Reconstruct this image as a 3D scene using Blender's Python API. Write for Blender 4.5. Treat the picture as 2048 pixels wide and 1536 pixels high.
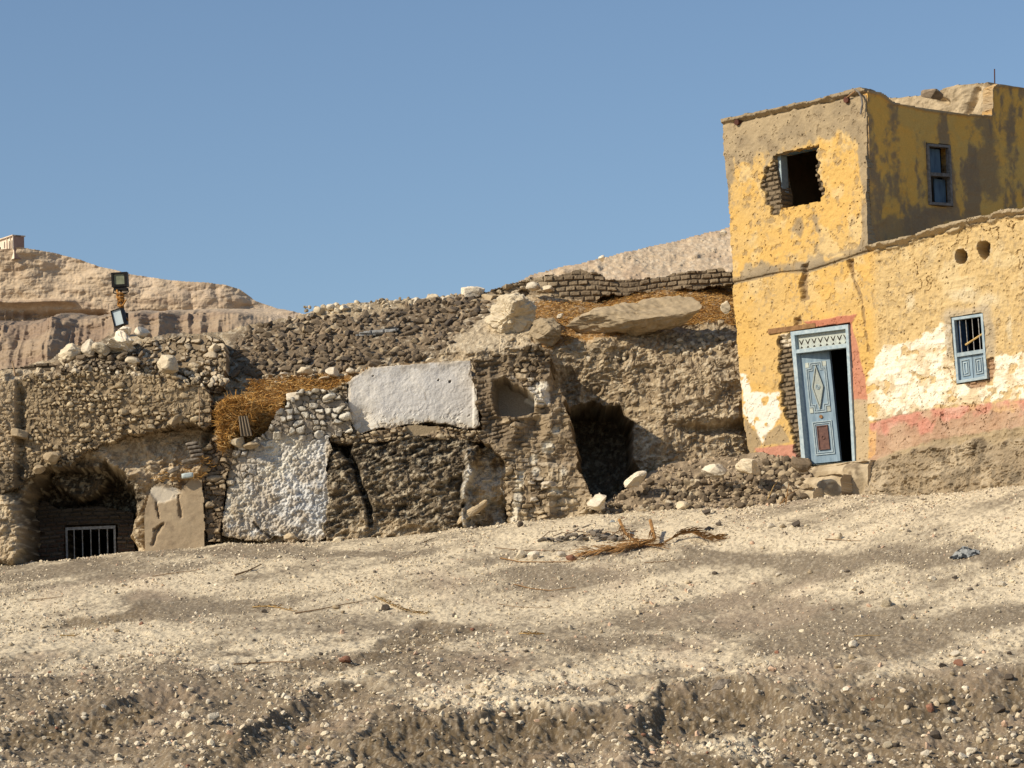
import bpy, math, random
import numpy as np
from math import radians, sin, cos, pi
random.seed(7); rng = np.random.default_rng(11)
C = bpy.context.scene.collection
for o in list(bpy.data.objects): bpy.data.objects.remove(o)
sc = bpy.context.scene
# ------------------------------------------------------------------ camera
FPX = 6500.0; PITCH = math.atan(850/FPX); ROLL = radians(2.2)
FW = np.array([0, cos(PITCH), sin(PITCH)]); _R = np.array([1., 0, 0]); _U = np.array([0, -sin(PITCH), cos(PITCH)])
RT = cos(ROLL)*_R - sin(ROLL)*_U; UP = cos(ROLL)*_U + sin(ROLL)*_R
cam = bpy.data.cameras.new('camera'); camo = bpy.data.objects.new('camera', cam); C.objects.link(camo)
from mathutils import Matrix, Vector
camo.matrix_world = Matrix(((RT[0], UP[0], -FW[0], 0), (RT[1], UP[1], -FW[1], 0), (RT[2], UP[2], -FW[2], 0), (0, 0, 0, 1)))
cam.sensor_width = 36; cam.lens = 36*FPX/2048; cam.clip_start = .5; cam.clip_end = 6000
sc.camera = camo
# ------------------------------------------------------------------ sky and sun
SUN_EL = 33.5; SUN_B = 59.0          # degrees; SUN_B = degrees left of straight behind the camera
w = bpy.data.worlds.new('World'); sc.world = w; w.use_nodes = True
nt = w.node_tree; bg = nt.nodes['Background']
sky = nt.nodes.new('ShaderNodeTexSky'); sky.sky_type = 'NISHITA'; sky.sun_disc = False
sky.sun_elevation = radians(SUN_EL); sky.sun_rotation = radians(180+SUN_B)
sky.air_density = 1.0; sky.dust_density = 0.6; sky.ozone_density = 3.1; sky.altitude = 100
nt.links.new(sky.outputs[0], bg.inputs[0]); bg.inputs[1].default_value = 0.109
sl = bpy.data.lights.new('sun', 'SUN'); sl.energy = 4.9; sl.angle = radians(.55); sl.color = (1, .875, .68)
so = bpy.data.objects.new('sun', sl); C.objects.link(so)
sdir = Vector((-sin(radians(SUN_B))*cos(radians(SUN_EL)), -cos(radians(SUN_B))*cos(radians(SUN_EL)), sin(radians(SUN_EL))))
so.rotation_euler = sdir.to_track_quat('Z', 'Y').to_euler(); so.location = (-30, 0, 40)
sc.view_settings.view_transform = 'Standard'; sc.view_settings.look = 'None'
sc.view_settings.exposure = 0.0; sc.view_settings.gamma = 1
sc.render.resolution_x = 1024; sc.render.resolution_y = 768

# ------------------------------------------------------------------ geometry of the view (used once, to survey the place)
def ray(x, y):
    d = FW + (x-1024)/FPX*RT - (y-768)/FPX*UP
    return d/d[1]
def at(x, y, Y): return ray(x, y)*Y
def proj(P):
    z = P@FW
    return 1024+FPX*(P@RT)/z, 768-FPX*(P@UP)/z
# ------------------------------------------------------------------ noise
def hsh(ix, iy, seed):
    n = (ix.astype(np.int64)*374761393 + iy.astype(np.int64)*668265263 + seed*1442695041) & 0xffffffff
    n = ((n ^ (n >> 13))*1274126177) & 0xffffffff
    n = ((n ^ (n >> 15))*1103515245) & 0xffffffff
    return (n ^ (n >> 16))/4294967296.
def vn(x, y, seed=0):
    ix = np.floor(x); iy = np.floor(y); fx = x-ix; fy = y-iy
    fx = fx*fx*fx*(fx*(fx*6-15)+10); fy = fy*fy*fy*(fy*(fy*6-15)+10)
    a = hsh(ix, iy, seed); b = hsh(ix+1, iy, seed); c = hsh(ix, iy+1, seed); d = hsh(ix+1, iy+1, seed)
    return (a*(1-fx)+b*fx)*(1-fy)+(c*(1-fx)+d*fx)*fy
def fbm(x, y, o=4, seed=0, g=.5):
    s = 0; a = 1; t = 0
    for i in range(o):
        ca, sa = cos(.6*i), sin(.6*i)
        s = s+a*vn((x*ca-y*sa)*2**i+i*17.3, (x*sa+y*ca)*2**i-i*9.1, seed+i); t += a; a *= g
    return s/t
def rdg(x, y, o=4, seed=0):
    s = 0; a = 1; t = 0
    for i in range(o):
        s = s+a*(1-np.abs(2*vn(x*2**i+i*7.7, y*2**i+i*3.3, seed+i)-1)); t += a; a *= .55
    return s/t
def wor(x, y, seed=0, j=.9):
    ix = np.floor(x); iy = np.floor(y)
    F1 = np.full(x.shape, 9.); F2 = F1.copy(); ID = np.zeros(x.shape); ox = F1*0; oy = F1*0
    for a in (-1, 0, 1):
        for b in (-1, 0, 1):
            cx = ix+a; cy = iy+b
            px = cx+.5+j*(hsh(cx, cy, seed)-.5); py = cy+.5+j*(hsh(cx, cy, seed+5)-.5)
            d = np.hypot(x-px, y-py); m = d < F1
            F2 = np.where(m, F1, np.minimum(F2, d))
            ID = np.where(m, hsh(cx, cy, seed+9), ID); ox = np.where(m, x-px, ox); oy = np.where(m, y-py, oy)
            F1 = np.where(m, d, F1)
    return F1, F2, ID, ox, oy
def ss(a, b, x):
    t = np.clip((x-a)/(b-a), 0, 1); return t*t*(3-2*t)
def sd(u, v, poly):
    p = np.array(poly, float); n = len(p); d = np.full(np.shape(u), 1e9); ins = np.zeros(np.shape(u), bool)
    for i in range(n):
        a = p[i]; b = p[(i+1) % n]; e = b-a
        wx = u-a[0]; wy = v-a[1]
        t = np.clip((wx*e[0]+wy*e[1])/(e@e), 0, 1)
        d = np.minimum(d, np.hypot(wx-e[0]*t, wy-e[1]*t))
        if e[1] != 0:
            ins ^= ((a[1] > v) != (b[1] > v)) & (u < e[0]*(v-a[1])/e[1]+a[0])
    return np.where(ins, -d, d)
def pm(u, v, poly, soft=4, amp=8, sc_=.05, seed=3):
    return ss(soft, -soft, sd(u, v, poly)+amp*2*(fbm(u*sc_, v*sc_, 4, seed)-.5))
def seg(u, v, pts):
    d = np.full(np.shape(u), 1e9)
    for a, b in zip(pts[:-1], pts[1:]):
        ex, ey = b[0]-a[0], b[1]-a[1]
        t = np.clip(((u-a[0])*ex+(v-a[1])*ey)/(ex*ex+ey*ey+1e-9), 0, 1)
        d = np.minimum(d, np.hypot(u-a[0]-ex*t, v-a[1]-ey*t))
    return d
class RBF:
    def __init__(s, P, val):
        s.P = np.array(P, float); n = len(s.P)
        D = np.hypot(s.P[:, None, 0]-s.P[None, :, 0], s.P[:, None, 1]-s.P[None, :, 1])
        A = np.zeros((n+3, n+3)); A[:n, :n] = D-1e-3*np.eye(n); A[:n, n] = 1; A[:n, n+1:] = s.P; A[n, :n] = 1; A[n+1:, :n] = s.P.T
        s.w = np.linalg.solve(A, np.concatenate([val, [0, 0, 0]]))
    def __call__(s, x, y):
        sh = np.shape(x); x = np.ravel(x); y = np.ravel(y); n = len(s.P)
        r = s.w[n]+s.w[n+1]*x+s.w[n+2]*y
        for i in range(n): r = r+s.w[i]*np.sqrt((x-s.P[i, 0])**2+(y-s.P[i, 1])**2+.01)
        return r.reshape(sh)
def mixc(c, col, m):
    m = np.asarray(m)[..., None]; return c*(1-m)+np.asarray(col)*m
def flat(shape, col): return np.ones(tuple(shape)+(3,))*np.array(col)

# palette (real-world albedo, linear)
PALE = (.56, .46, .32); TAN = (.40, .31, .195); MUD = (.225, .17, .11); DMUD = (.155, .118, .08); NEAR_BLACK = (.06, .05, .038)  # last tone is near-black, used on the blackened rock and for painted cave shade
WHITE = (.70, .68, .64); STRAW = (.46, .235, .06); YEL = (.63, .40, .125); WASH = (.78, .72, .58); PINK = (.50, .235, .17)
BLUE = (.17, .30, .44); LBLUE = (.36, .47, .52)

# ------------------------------------------------------------------ materials
def attr_mat(name, nscale=60, var=.25, bump=.4, dist=.01, rough=.95):
    m = bpy.data.materials.new(name); m.use_nodes = True; n = m.node_tree.nodes; l = m.node_tree.links
    b = n['Principled BSDF']; b.inputs['Roughness'].default_value = rough; b.inputs['Specular IOR Level'].default_value = .12
    a = n.new('ShaderNodeAttribute'); a.attribute_name = 'Col'
    g = n.new('ShaderNodeNewGeometry')
    t = n.new('ShaderNodeTexNoise'); t.inputs['Scale'].default_value = nscale; t.inputs['Detail'].default_value = 4
    l.new(g.outputs['Position'], t.inputs['Vector'])
    mr = n.new('ShaderNodeMapRange'); mr.inputs[1].default_value = .25; mr.inputs[2].default_value = .75
    mr.inputs[3].default_value = 1-var; mr.inputs[4].default_value = 1+var; l.new(t.outputs[0], mr.inputs[0])
    mx = n.new('ShaderNodeMix'); mx.data_type = 'RGBA'; mx.blend_type = 'MULTIPLY'; mx.inputs[0].default_value = 1
    l.new(a.outputs['Color'], mx.inputs[6]); l.new(mr.outputs[0], mx.inputs[7]); l.new(mx.outputs[2], b.inputs['Base Color'])
    bp = n.new('ShaderNodeBump'); bp.inputs['Strength'].default_value = bump; bp.inputs['Distance'].default_value = dist
    l.new(t.outputs[0], bp.inputs['Height']); l.new(bp.outputs[0], b.inputs['Normal'])
    return m
def mat(name, c1, c2=None, nscale=30, rough=.9, bump=.3, dist=.008, stretch=(1, 1, 1), metal=0, spec=.2, objco=True, lo=.35, hi=.65):
    m = bpy.data.materials.new(name); m.use_nodes = True; n = m.node_tree.nodes; l = m.node_tree.links
    b = n['Principled BSDF']; b.inputs['Roughness'].default_value = rough; b.inputs['Metallic'].default_value = metal
    b.inputs['Specular IOR Level'].default_value = spec
    tc = n.new('ShaderNodeTexCoord'); mp = n.new('ShaderNodeMapping'); mp.inputs['Scale'].default_value = stretch
    oi = n.new('ShaderNodeObjectInfo'); va = n.new('ShaderNodeVectorMath'); va.operation = 'ADD'
    l.new(tc.outputs['Object'], va.inputs[0]); l.new(oi.outputs['Random'], va.inputs[1]); l.new(va.outputs[0], mp.inputs[0])
    t = n.new('ShaderNodeTexNoise'); t.inputs['Scale'].default_value = nscale; t.inputs['Detail'].default_value = 5
    l.new(mp.outputs[0], t.inputs['Vector'])
    r = n.new('ShaderNodeValToRGB'); c2 = c2 or tuple(x*.7 for x in c1)
    r.color_ramp.elements[0].position = lo; r.color_ramp.elements[0].color = (*c2, 1)
    r.color_ramp.elements[1].position = hi; r.color_ramp.elements[1].color = (*c1, 1)
    l.new(t.outputs[0], r.inputs[0])
    hv = n.new('ShaderNodeMapRange'); hv.inputs[3].default_value = .82; hv.inputs[4].default_value = 1.18; l.new(oi.outputs['Random'], hv.inputs[0])
    mx = n.new('ShaderNodeMix'); mx.data_type = 'RGBA'; mx.blend_type = 'MULTIPLY'; mx.inputs[0].default_value = 1
    l.new(r.outputs[0], mx.inputs[6]); l.new(hv.outputs[0], mx.inputs[7]); l.new(mx.outputs[2], b.inputs['Base Color'])
    bp = n.new('ShaderNodeBump'); bp.inputs['Strength'].default_value = bump; bp.inputs['Distance'].default_value = dist
    l.new(t.outputs[0], bp.inputs['Height']); l.new(bp.outputs[0], b.inputs['Normal'])
    return m
M = dict(
    ground=attr_mat('gravelly_ground', 45, .28, .6, .012), rock=attr_mat('rough_rock', 40, .28, .8, .02),
    wall=attr_mat('weathered_plaster', 55, .12, .3, .008), masonry=attr_mat('rubble_masonry', 45, .22, .7, .015),
    far=attr_mat('far_limestone', .6, .15, .6, 1.0), hill=attr_mat('stony_slope', 9, .2, .6, .08), bits=attr_mat('stone_bits', 30, .15, .3, .01),
    pale=mat('pale_limestone', (.62, .53, .38), (.50, .42, .30), 9, bump=.6, dist=.02), paleb=mat('bright_limestone', (.74, .66, .52), (.60, .52, .40), 7, bump=.6, dist=.03),
    tan=mat('tan_stone', (.45, .355, .23), (.33, .26, .17), 10, bump=.6, dist=.02), dark=mat('dark_stone', (.13, .105, .08), (.075, .06, .048), 12, bump=.6),
    red=mat('reddish_stone', (.32, .16, .10), (.22, .11, .075), 12, bump=.5), brick=mat('mud_brick', (.215, .163, .108), (.145, .11, .074), 14, bump=.7, dist=.015),
    redbrick=mat('red_brick', (.28, .11, .065), (.17, .08, .05), 15, bump=.6), mud=mat('mud_plaster', (.30, .225, .145), (.21, .16, .105), 4, bump=.5, dist=.02),
    inner=mat('shade_dark_inside', (.05, .04, .03), (.03, .024, .018), 3), blue=mat('faded_blue_paint', (.25, .335, .405), (.165, .235, .30), 14, .75, .25, stretch=(1, 1, .25)),  # inner: near-black, the shade of unlit interiors put into the colour
    lblue=mat('pale_blue_paint', (.40, .475, .505), (.27, .35, .40), 16, .7, .25), grey=mat('pale_grey_paint', (.42, .45, .40), (.31, .34, .32), 22, .7, .2),
    dblue=mat('deep_blue_paint', (.04, .085, .17), (.025, .05, .10), 12, .7), shut=mat('dull_blue_shutter', (.13, .20, .26), (.07, .11, .16), 16, .8, stretch=(1, 1, .2)),
    brown=mat('brown_varnish', (.13, .065, .05), (.08, .04, .035), 18, .6), wood=mat('weathered_wood', (.36, .25, .15), (.22, .15, .09), 20, stretch=(1, 1, .1)),
    beam=mat('lintel_wood', (.36, .20, .09), (.22, .12, .055), 14, .85), ochre=mat('pale_wood_strip', (.55, .38, .15), (.4, .26, .1), 20),
    greywood=mat('grey_window_wood', (.24, .22, .2), (.14, .125, .11), 18), iron=mat('grey_painted_iron', (.40, .40, .38), (.22, .2, .18), 25, .6, metal=.2),
    rust=mat('rusty_iron', (.12, .045, .03), (.07, .03, .02), 22, .8), black=mat('black_lamp_metal', (.022, .02, .02), (.012, .011, .011), 15, .5, metal=.3),
    glass=mat('dusty_lamp_glass', (.30, .32, .22), (.2, .22, .15), 8, .25, .05, spec=.5), mirror=mat('dusty_pale_glass', (.42, .50, .54), (.33, .4, .45), 5, .3, .05, spec=.5),
    tape=mat('orange_tape', (.40, .19, .04), (.24, .11, .03), 30, .7), straw=attr_mat('dry_straw', 40, .3, .2, .004), palm=mat('dry_palm_leaf', (.36, .20, .075), (.20, .105, .04), 12, .7),
    palmy=mat('yellow_palm_leaf', (.50, .34, .14), (.34, .22, .09), 12, .7), bundle=mat('grey_reed_stalks', (.25, .2, .14), (.12, .09, .06), 30, stretch=(1, 1, .1)),
    twig=mat('dry_twig', (.26, .17, .095), (.16, .10, .06), 25), cloth=mat('grey_blue_cloth', (.36, .37, .36), (.03, .035, .04), 14, .8, lo=.47, hi=.55), blackbit=mat('charred_scrap', (.02, .02, .022), (.012, .012, .013), 20, .7),
    step=mat('worn_plaster_step', (.50, .40, .27), (.38, .29, .19), 6, bump=.5, dist=.02), slab=mat('blue_grey_block', (.5, .56, .55), (.4, .46, .46), 12),
    drain=mat('clay_spout', (.27, .21, .15), (.18, .14, .10), 10), pinkw=mat('pink_far_wall', (.50, .33, .26), (.38, .24, .19), .6, bump=.1), creamw=mat('cream_far_wall', (.82, .72, .58), (.70, .56, .45), .6, bump=.1),
    shard=mat('grey_shard', (.27, .23, .185), (.12, .10, .08), 18))

# ------------------------------------------------------------------ mesh helpers
def tag(o, label=None, cat=None, group=None, kind=None):
    if label: o['label'] = label
    if cat: o['category'] = cat
    if group: o['group'] = group
    if kind: o['kind'] = kind
    return o
def empty(name, loc, label, cat, group=None):
    o = bpy.data.objects.new(name, None); C.objects.link(o); o.location = loc; o.empty_display_size = .2
    return tag(o, label, cat, group)
def mk(name, V, F, material, parent=None, col=None, smooth=False, loc=None):
    """V (n,3) world coords, F: list of arrays (quads / tris) or python list of tuples"""
    V = np.asarray(V, float)
    if parent is not None:
        V = V-np.array(parent.location) if parent.parent is None else V-np.array(parent.location)-np.array(parent.parent.location)
    if loc is not None: V = V-np.array(loc)
    me = bpy.data.meshes.new(name)
    if isinstance(F, np.ndarray): F = [F]
    if len(F) and isinstance(F[0], np.ndarray):
        tot = np.concatenate([np.full(len(f), f.shape[1]) for f in F]); idx = np.concatenate([f.ravel() for f in F])
        me.vertices.add(len(V)); me.vertices.foreach_set('co', V.astype(np.float32).ravel())
        me.loops.add(len(idx)); me.loops.foreach_set('vertex_index', idx.astype(np.int32))
        me.polygons.add(len(tot)); st = np.concatenate([[0], np.cumsum(tot)[:-1]])
        me.polygons.foreach_set('loop_start', st.astype(np.int32)); me.polygons.foreach_set('loop_total', tot.astype(np.int32))
        me.update(calc_edges=True)
    else:
        me.from_pydata([tuple(v) for v in V], [], [tuple(f) for f in F]); me.update()
    if col is not None:
        a = me.color_attributes.new('Col', 'FLOAT_COLOR', 'POINT')
        c = np.ones((len(V), 4), np.float32); c[:, :3] = np.clip(col, 0, 1); a.data.foreach_set('color', c.ravel())
    me.polygons.foreach_set('use_smooth', np.full(len(me.polygons), smooth))
    me.materials.append(material)
    o = bpy.data.objects.new(name, me); C.objects.link(o)
    if parent is not None: o.parent = parent
    if loc is not None: o.location = loc
    return o
def relief(name, O, ang, s0, s1, t0, t1, step, base, detail, thick, material, parent=None, smooth=False, back=False):
    """wall-like relief sheet with returns; ang: degrees the wall runs towards the camera as s grows"""
    a = radians(ang); S = np.array([cos(a), -sin(a), 0]); N = np.array([-sin(a), -cos(a), 0]); Z = np.array([0, 0, 1.])
    s = np.arange(s0, s1+step, step); t = np.arange(t0, t1+step, step); s, t = np.meshgrid(s, t)
    d0 = base(s, t)
    P0 = np.array(O)+s[..., None]*S+t[..., None]*Z+d0[..., None]*N
    u, v = proj(P0)
    d1, col, keep = detail(s, t, u, v)
    if not np.any(keep): raise RuntimeError('empty relief '+name)
    P = P0+d1[..., None]*N
    h, wd = s.shape; I = np.arange(h*wd).reshape(h, wd)
    k = keep[:-1, :-1] & keep[1:, :-1] & keep[:-1, 1:] & keep[1:, 1:]
    q = np.stack([I[:-1, :-1][k], I[:-1, 1:][k], I[1:, 1:][k], I[1:, :-1][k]], 1)
    used = np.zeros(h*wd, bool); used[q.ravel()] = True; mp = np.cumsum(used)-1
    V = P.reshape(-1, 3)[used]; cc = col.reshape(-1, 3)[used]; q = mp[q]; n = len(V)
    E = np.concatenate([q[:, [0, 1]], q[:, [1, 2]], q[:, [2, 3]], q[:, [3, 0]]])
    key = np.sort(E, 1); key = key[:, 0].astype(np.int64)*n+key[:, 1]
    _, inv, cnt = np.unique(key, return_inverse=True, return_counts=True)
    B = E[cnt[inv] == 1]
    if thick > 0:
        # returns: three rings so the broken edge keeps a rough look
        dm = (np.array(O)@N)+0*V[:, 0]; depth = V@N
        bv = np.unique(B.ravel()); m2 = -np.ones(n, int); rings = 4; m2[bv] = np.arange(len(bv)); q_all = [q]; VV = [V]; CC = [cc]
        prev = lambda e: e
        base_i = n
        for r in range(1, rings+1):
            nv = V[bv]-N*(thick*r/rings)+(rng.normal(0, .006, (len(bv), 3)) if r < rings else 0)
            VV.append(nv); CC.append(cc[bv])
            a0 = B[:, 0] if r == 1 else base_i-len(bv)+m2[B[:, 0]]
            a1 = B[:, 1] if r == 1 else base_i-len(bv)+m2[B[:, 1]]
            b0 = base_i+m2[B[:, 0]]; b1 = base_i+m2[B[:, 1]]
            q_all.append(np.stack([a1, a0, b0, b1], 1)); base_i += len(bv)
        if back:
            nb = V-N*((V-np.array(O))@N+thick)[:, None]; nb[m2 >= 0] = VV[-1]
            q_all.append(q[:, ::-1]+base_i); VV.append(nb); CC.append(cc)
        V = np.concatenate(VV); cc = np.concatenate(CC); q = np.concatenate(q_all)
    return mk(name, V, q, material, parent, cc, smooth)
class Fr:
    def __init__(s, O, ang):
        a = radians(ang); s.O = np.array(O, float); s.S = np.array([cos(a), -sin(a), 0]); s.N = np.array([-sin(a), -cos(a), 0]); s.Z = np.array([0, 0, 1.]); s.ang = ang
    def p(s, a, b, d=0): return s.O+a*s.S+b*s.Z+d*s.N
    def st(s, x, y, d=0):
        r = ray(x, y); k = ((s.O+d*s.N)@s.N)/(r@s.N); q = r*k-s.O
        return float(q@s.S), float(q@s.Z)
class MB:
    def __init__(s): s.V = []; s.F = []
    def add(s, V, F):
        n = len(s.V); s.V += [np.array(v, float) for v in V]; s.F += [tuple(i+n for i in f) for f in F]
    def hexa(s, c): s.add(c, [(0, 3, 2, 1), (4, 5, 6, 7), (0, 1, 5, 4), (1, 2, 6, 5), (2, 3, 7, 6), (3, 0, 4, 7)])
    def box(s, fr, a0, a1, b0, b1, d0, d1):
        s.hexa([fr.p(a0, b0, d0), fr.p(a1, b0, d0), fr.p(a1, b0, d1), fr.p(a0, b0, d1), fr.p(a0, b1, d0), fr.p(a1, b1, d0), fr.p(a1, b1, d1), fr.p(a0, b1, d1)])
    def prism(s, fr, poly, d0, d1):
        n = len(poly); s.add([fr.p(a, b, d1) for a, b in poly]+[fr.p(a, b, d0) for a, b in poly],
                            [tuple(range(n)), tuple(range(2*n-1, n-1, -1))]+[(i, i+n, (i+1) % n+n, (i+1) % n) for i in range(n)])
    def ring(s, fr, outer, inner, d0, d1):
        n = len(outer)
        V = [fr.p(a, b, d1) for a, b in outer]+[fr.p(a, b, d1) for a, b in inner]+[fr.p(a, b, d0) for a, b in outer]+[fr.p(a, b, d0) for a, b in inner]
        F = []
        for i in range(n):
            j = (i+1) % n
            F += [(i, j, n+j, n+i), (i, 2*n+i, 2*n+j, j), (n+i, n+j, 3*n+j, 3*n+i)]
        s.add(V, F)
    def tube(s, pts, r, n=8, taper=1):
        pts = [np.array(p, float) for p in pts]; V = []; F = []
        for k, p in enumerate(pts):
            t = pts[min(k+1, len(pts)-1)]-pts[max(k-1, 0)]; t /= np.linalg.norm(t)+1e-9
            a = np.cross(t, (0, 0, 1.) if abs(t[2]) < .9 else (1., 0, 0)); a /= np.linalg.norm(a); b = np.cross(t, a)
            rr = r*(1+(taper-1)*k/(len(pts)-1))
            V += [p+rr*(cos(2*pi*i/n)*a+sin(2*pi*i/n)*b) for i in range(n)]
        for k in range(len(pts)-1):
            F += [(k*n+i, k*n+(i+1) % n, (k+1)*n+(i+1) % n, (k+1)*n+i) for i in range(n)]
        F += [tuple(range(n-1, -1, -1)), tuple(range((len(pts)-1)*n, len(pts)*n))]
        s.add(V, F)
    def build(s, name, material, parent=None, **k):
        return mk(name, np.array(s.V), s.F, material, parent, **k)
def bevel(o, wd=.006, seg_=2):
    m = o.modifiers.new('bevel', 'BEVEL'); m.width = wd; m.segments = seg_; m.limit_method = 'ANGLE'; return o

# rock shapes
def ico(sub):
    p = (1+5**.5)/2
    V = np.array([(-1, p, 0), (1, p, 0), (-1, -p, 0), (1, -p, 0), (0, -1, p), (0, 1, p), (0, -1, -p), (0, 1, -p), (p, 0, -1), (p, 0, 1), (-p, 0, -1), (-p, 0, 1)], float)
    F = [(0, 11, 5), (0, 5, 1), (0, 1, 7), (0, 7, 10), (0, 10, 11), (1, 5, 9), (5, 11, 4), (11, 10, 2), (10, 7, 6), (7, 1, 8), (3, 9, 4), (3, 4, 2), (3, 2, 6), (3, 6, 8), (3, 8, 9), (4, 9, 5), (2, 4, 11), (6, 2, 10), (8, 6, 7), (9, 8, 1)]
    V = [v/np.linalg.norm(v) for v in V]
    for _ in range(sub):
        d = {}; G = []
        def mid(a, b):
            k = (min(a, b), max(a, b))
            if k not in d: m = V[a]+V[b]; V.append(m/np.linalg.norm(m)); d[k] = len(V)-1
            return d[k]
        for a, b, c in F:
            x, y, z = mid(a, b), mid(b, c), mid(c, a); G += [(a, x, z), (b, y, x), (c, z, y), (x, y, z)]
        F = G
    return np.array(V), np.array(F)
ICO = {k: ico(k) for k in (0, 1, 2, 3, 4, 5)}
def n3(P, f, seed):
    return (vn(P[:, 0]*f+P[:, 2]*f*.7+9, P[:, 1]*f-P[:, 2]*f*.4, seed)+vn(P[:, 2]*f+3, P[:, 0]*f*.6+P[:, 1]*f*.8, seed+1)+vn(P[:, 1]*f, P[:, 2]*f+P[:, 0]*.5*f, seed+2))/3-.5
def rock(seed, sub=2, cuts=9, rough=.12, boxy=0.):
    r = np.random.default_rng(seed); V, F = ICO[sub]; V = V.copy()
    if boxy > 0:
        m = np.abs(V).max(1, keepdims=True); V = V*(1-boxy)+V/m*boxy*.85
    for _ in range(cuts):
        n = r.normal(size=3); n /= np.linalg.norm(n); d = r.uniform(.5, .85)
        e = np.maximum(0, V@n-d); V -= e[:, None]*n*.95
    V += V*(n3(V, 2.2, seed)*rough*2)[:, None]
    if sub >= 3: V += V*(n3(V, 6, seed+40)*rough)[:, None]
    if sub >= 4: V += V*(n3(V, 15, seed+80)*rough*.55)[:, None]
    return V, F
def rotm(a, b, c):
    ca, sa, cb, sb, cc, sc2 = cos(a), sin(a), cos(b), sin(b), cos(c), sin(c)
    return np.array([[ca, -sa, 0], [sa, ca, 0], [0, 0, 1]])@np.array([[cb, 0, sb], [0, 1, 0], [-sb, 0, cb]])@np.array([[1, 0, 0], [0, cc, -sc2], [0, sc2, cc]])

# ================================================================== GROUND
foot = [(-300, 1150, 56.0), (0, 1125, 55.8), (260, 1106, 55.8), (450, 1090, 55.8), (700, 1074, 55.8), (900, 1060, 55.5), (1050, 1047, 55.3), (1180, 1033, 55.2), (1400, 1017, 54.8), (1600, 1003, 54.2), (1745, 1000, 53.6), (2048, 978, 51.8), (2350, 955, 50.0)]
gp = [at(*f) for f in foot]
for u_ in (-300, 0, 500, 1024, 1500, 2048, 2350):
    fy = np.interp(u_, [f[0] for f in foot], [f[2] for f in foot]); fv = np.interp(u_, [f[0] for f in foot], [f[1] for f in foot])
    gp += [at(u_, 1536, 41.5), at(u_, fv+.33*(1536-fv), 41.5+.66*(fy-41.5)), at(u_, fv+.68*(1536-fv), 41.5+.3*(fy-41.5))]
gp += [(x, y, z) for x in (-40, -20, 0, 20, 40) for y, z in ((34, -1.3), (20, -1.6))]
gp += [(x, 58, z) for x, z in ((-16, 4.3), (-8, 4.5), (-4, 4.6), (0, 4.75), (4, 4.9), (8, 5), (16, 5))]+[(x, 60.5, z) for x, z in ((-16, 4.6), (-8, 4.8), (0, 5), (8, 5.2), (16, 5.2))]+[(x, 66, 7.2) for x in (-30, -15, 0, 15, 30)]
gp = np.array(gp); GR = RBF(gp[:, :2], gp[:, 2])
def axis(a, b, st, far):
    x = list(np.arange(a, b+st, st)); lo = []; hi = []; s_ = st*2; p = a
    while p > -far: p -= s_; lo.append(p); s_ *= 1.35
    s_ = st*2; p = b
    while p < far: p += s_; hi.append(p); s_ *= 1.35
    return np.array(lo[::-1]+x+hi)
GX = axis(-10.2, 10.2, .021, 1500); GY = axis(40, 57.5, .022, 1500)
gx, gy = np.meshgrid(GX, GY)
def ground_smooth(x, y):
    z = GR(np.clip(x, -25, 25), np.clip(y, 18, 66)); return np.maximum(z, -1.65)
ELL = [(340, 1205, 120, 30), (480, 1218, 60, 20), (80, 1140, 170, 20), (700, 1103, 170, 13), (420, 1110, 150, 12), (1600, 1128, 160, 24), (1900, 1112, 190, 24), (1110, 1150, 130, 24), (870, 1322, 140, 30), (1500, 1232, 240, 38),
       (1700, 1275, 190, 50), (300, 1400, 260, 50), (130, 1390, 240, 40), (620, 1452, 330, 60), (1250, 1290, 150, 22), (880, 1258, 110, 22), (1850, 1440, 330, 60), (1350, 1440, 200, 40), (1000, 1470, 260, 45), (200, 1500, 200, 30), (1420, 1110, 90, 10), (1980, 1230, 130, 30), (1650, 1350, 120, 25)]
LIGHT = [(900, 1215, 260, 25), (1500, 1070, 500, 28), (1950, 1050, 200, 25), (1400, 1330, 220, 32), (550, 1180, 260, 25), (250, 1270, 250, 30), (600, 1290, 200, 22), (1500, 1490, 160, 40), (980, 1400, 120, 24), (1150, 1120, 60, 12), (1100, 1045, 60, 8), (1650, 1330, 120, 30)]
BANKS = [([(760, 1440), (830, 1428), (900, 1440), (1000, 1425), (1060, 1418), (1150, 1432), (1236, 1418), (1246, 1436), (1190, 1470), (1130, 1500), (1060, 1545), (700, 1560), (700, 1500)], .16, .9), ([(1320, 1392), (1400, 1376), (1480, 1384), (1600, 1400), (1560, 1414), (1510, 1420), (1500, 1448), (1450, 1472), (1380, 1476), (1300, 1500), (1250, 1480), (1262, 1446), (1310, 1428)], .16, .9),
         ([(-40, 1478), (60, 1452), (150, 1436), (230, 1428), (320, 1402), (400, 1388), (380, 1408), (330, 1440), (260, 1462), (160, 1478), (60, 1490), (-40, 1510)], .15, .9), ([(1250, 1512), (1400, 1506), (1700, 1530), (2100, 1490), (2100, 1600), (1200, 1600)], .10, .8), ([(420, 1470), (560, 1440), (640, 1420), (700, 1440), (640, 1490), (500, 1545), (380, 1545)], .06, .55), ([(860, 1270), (900, 1250), (980, 1250), (960, 1270), (890, 1285), (820, 1300)], .05, .6), ([(1640, 1390), (1720, 1372), (2060, 1350), (2060, 1470), (1800, 1480), (1650, 1450)], .07, .45)]
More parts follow.
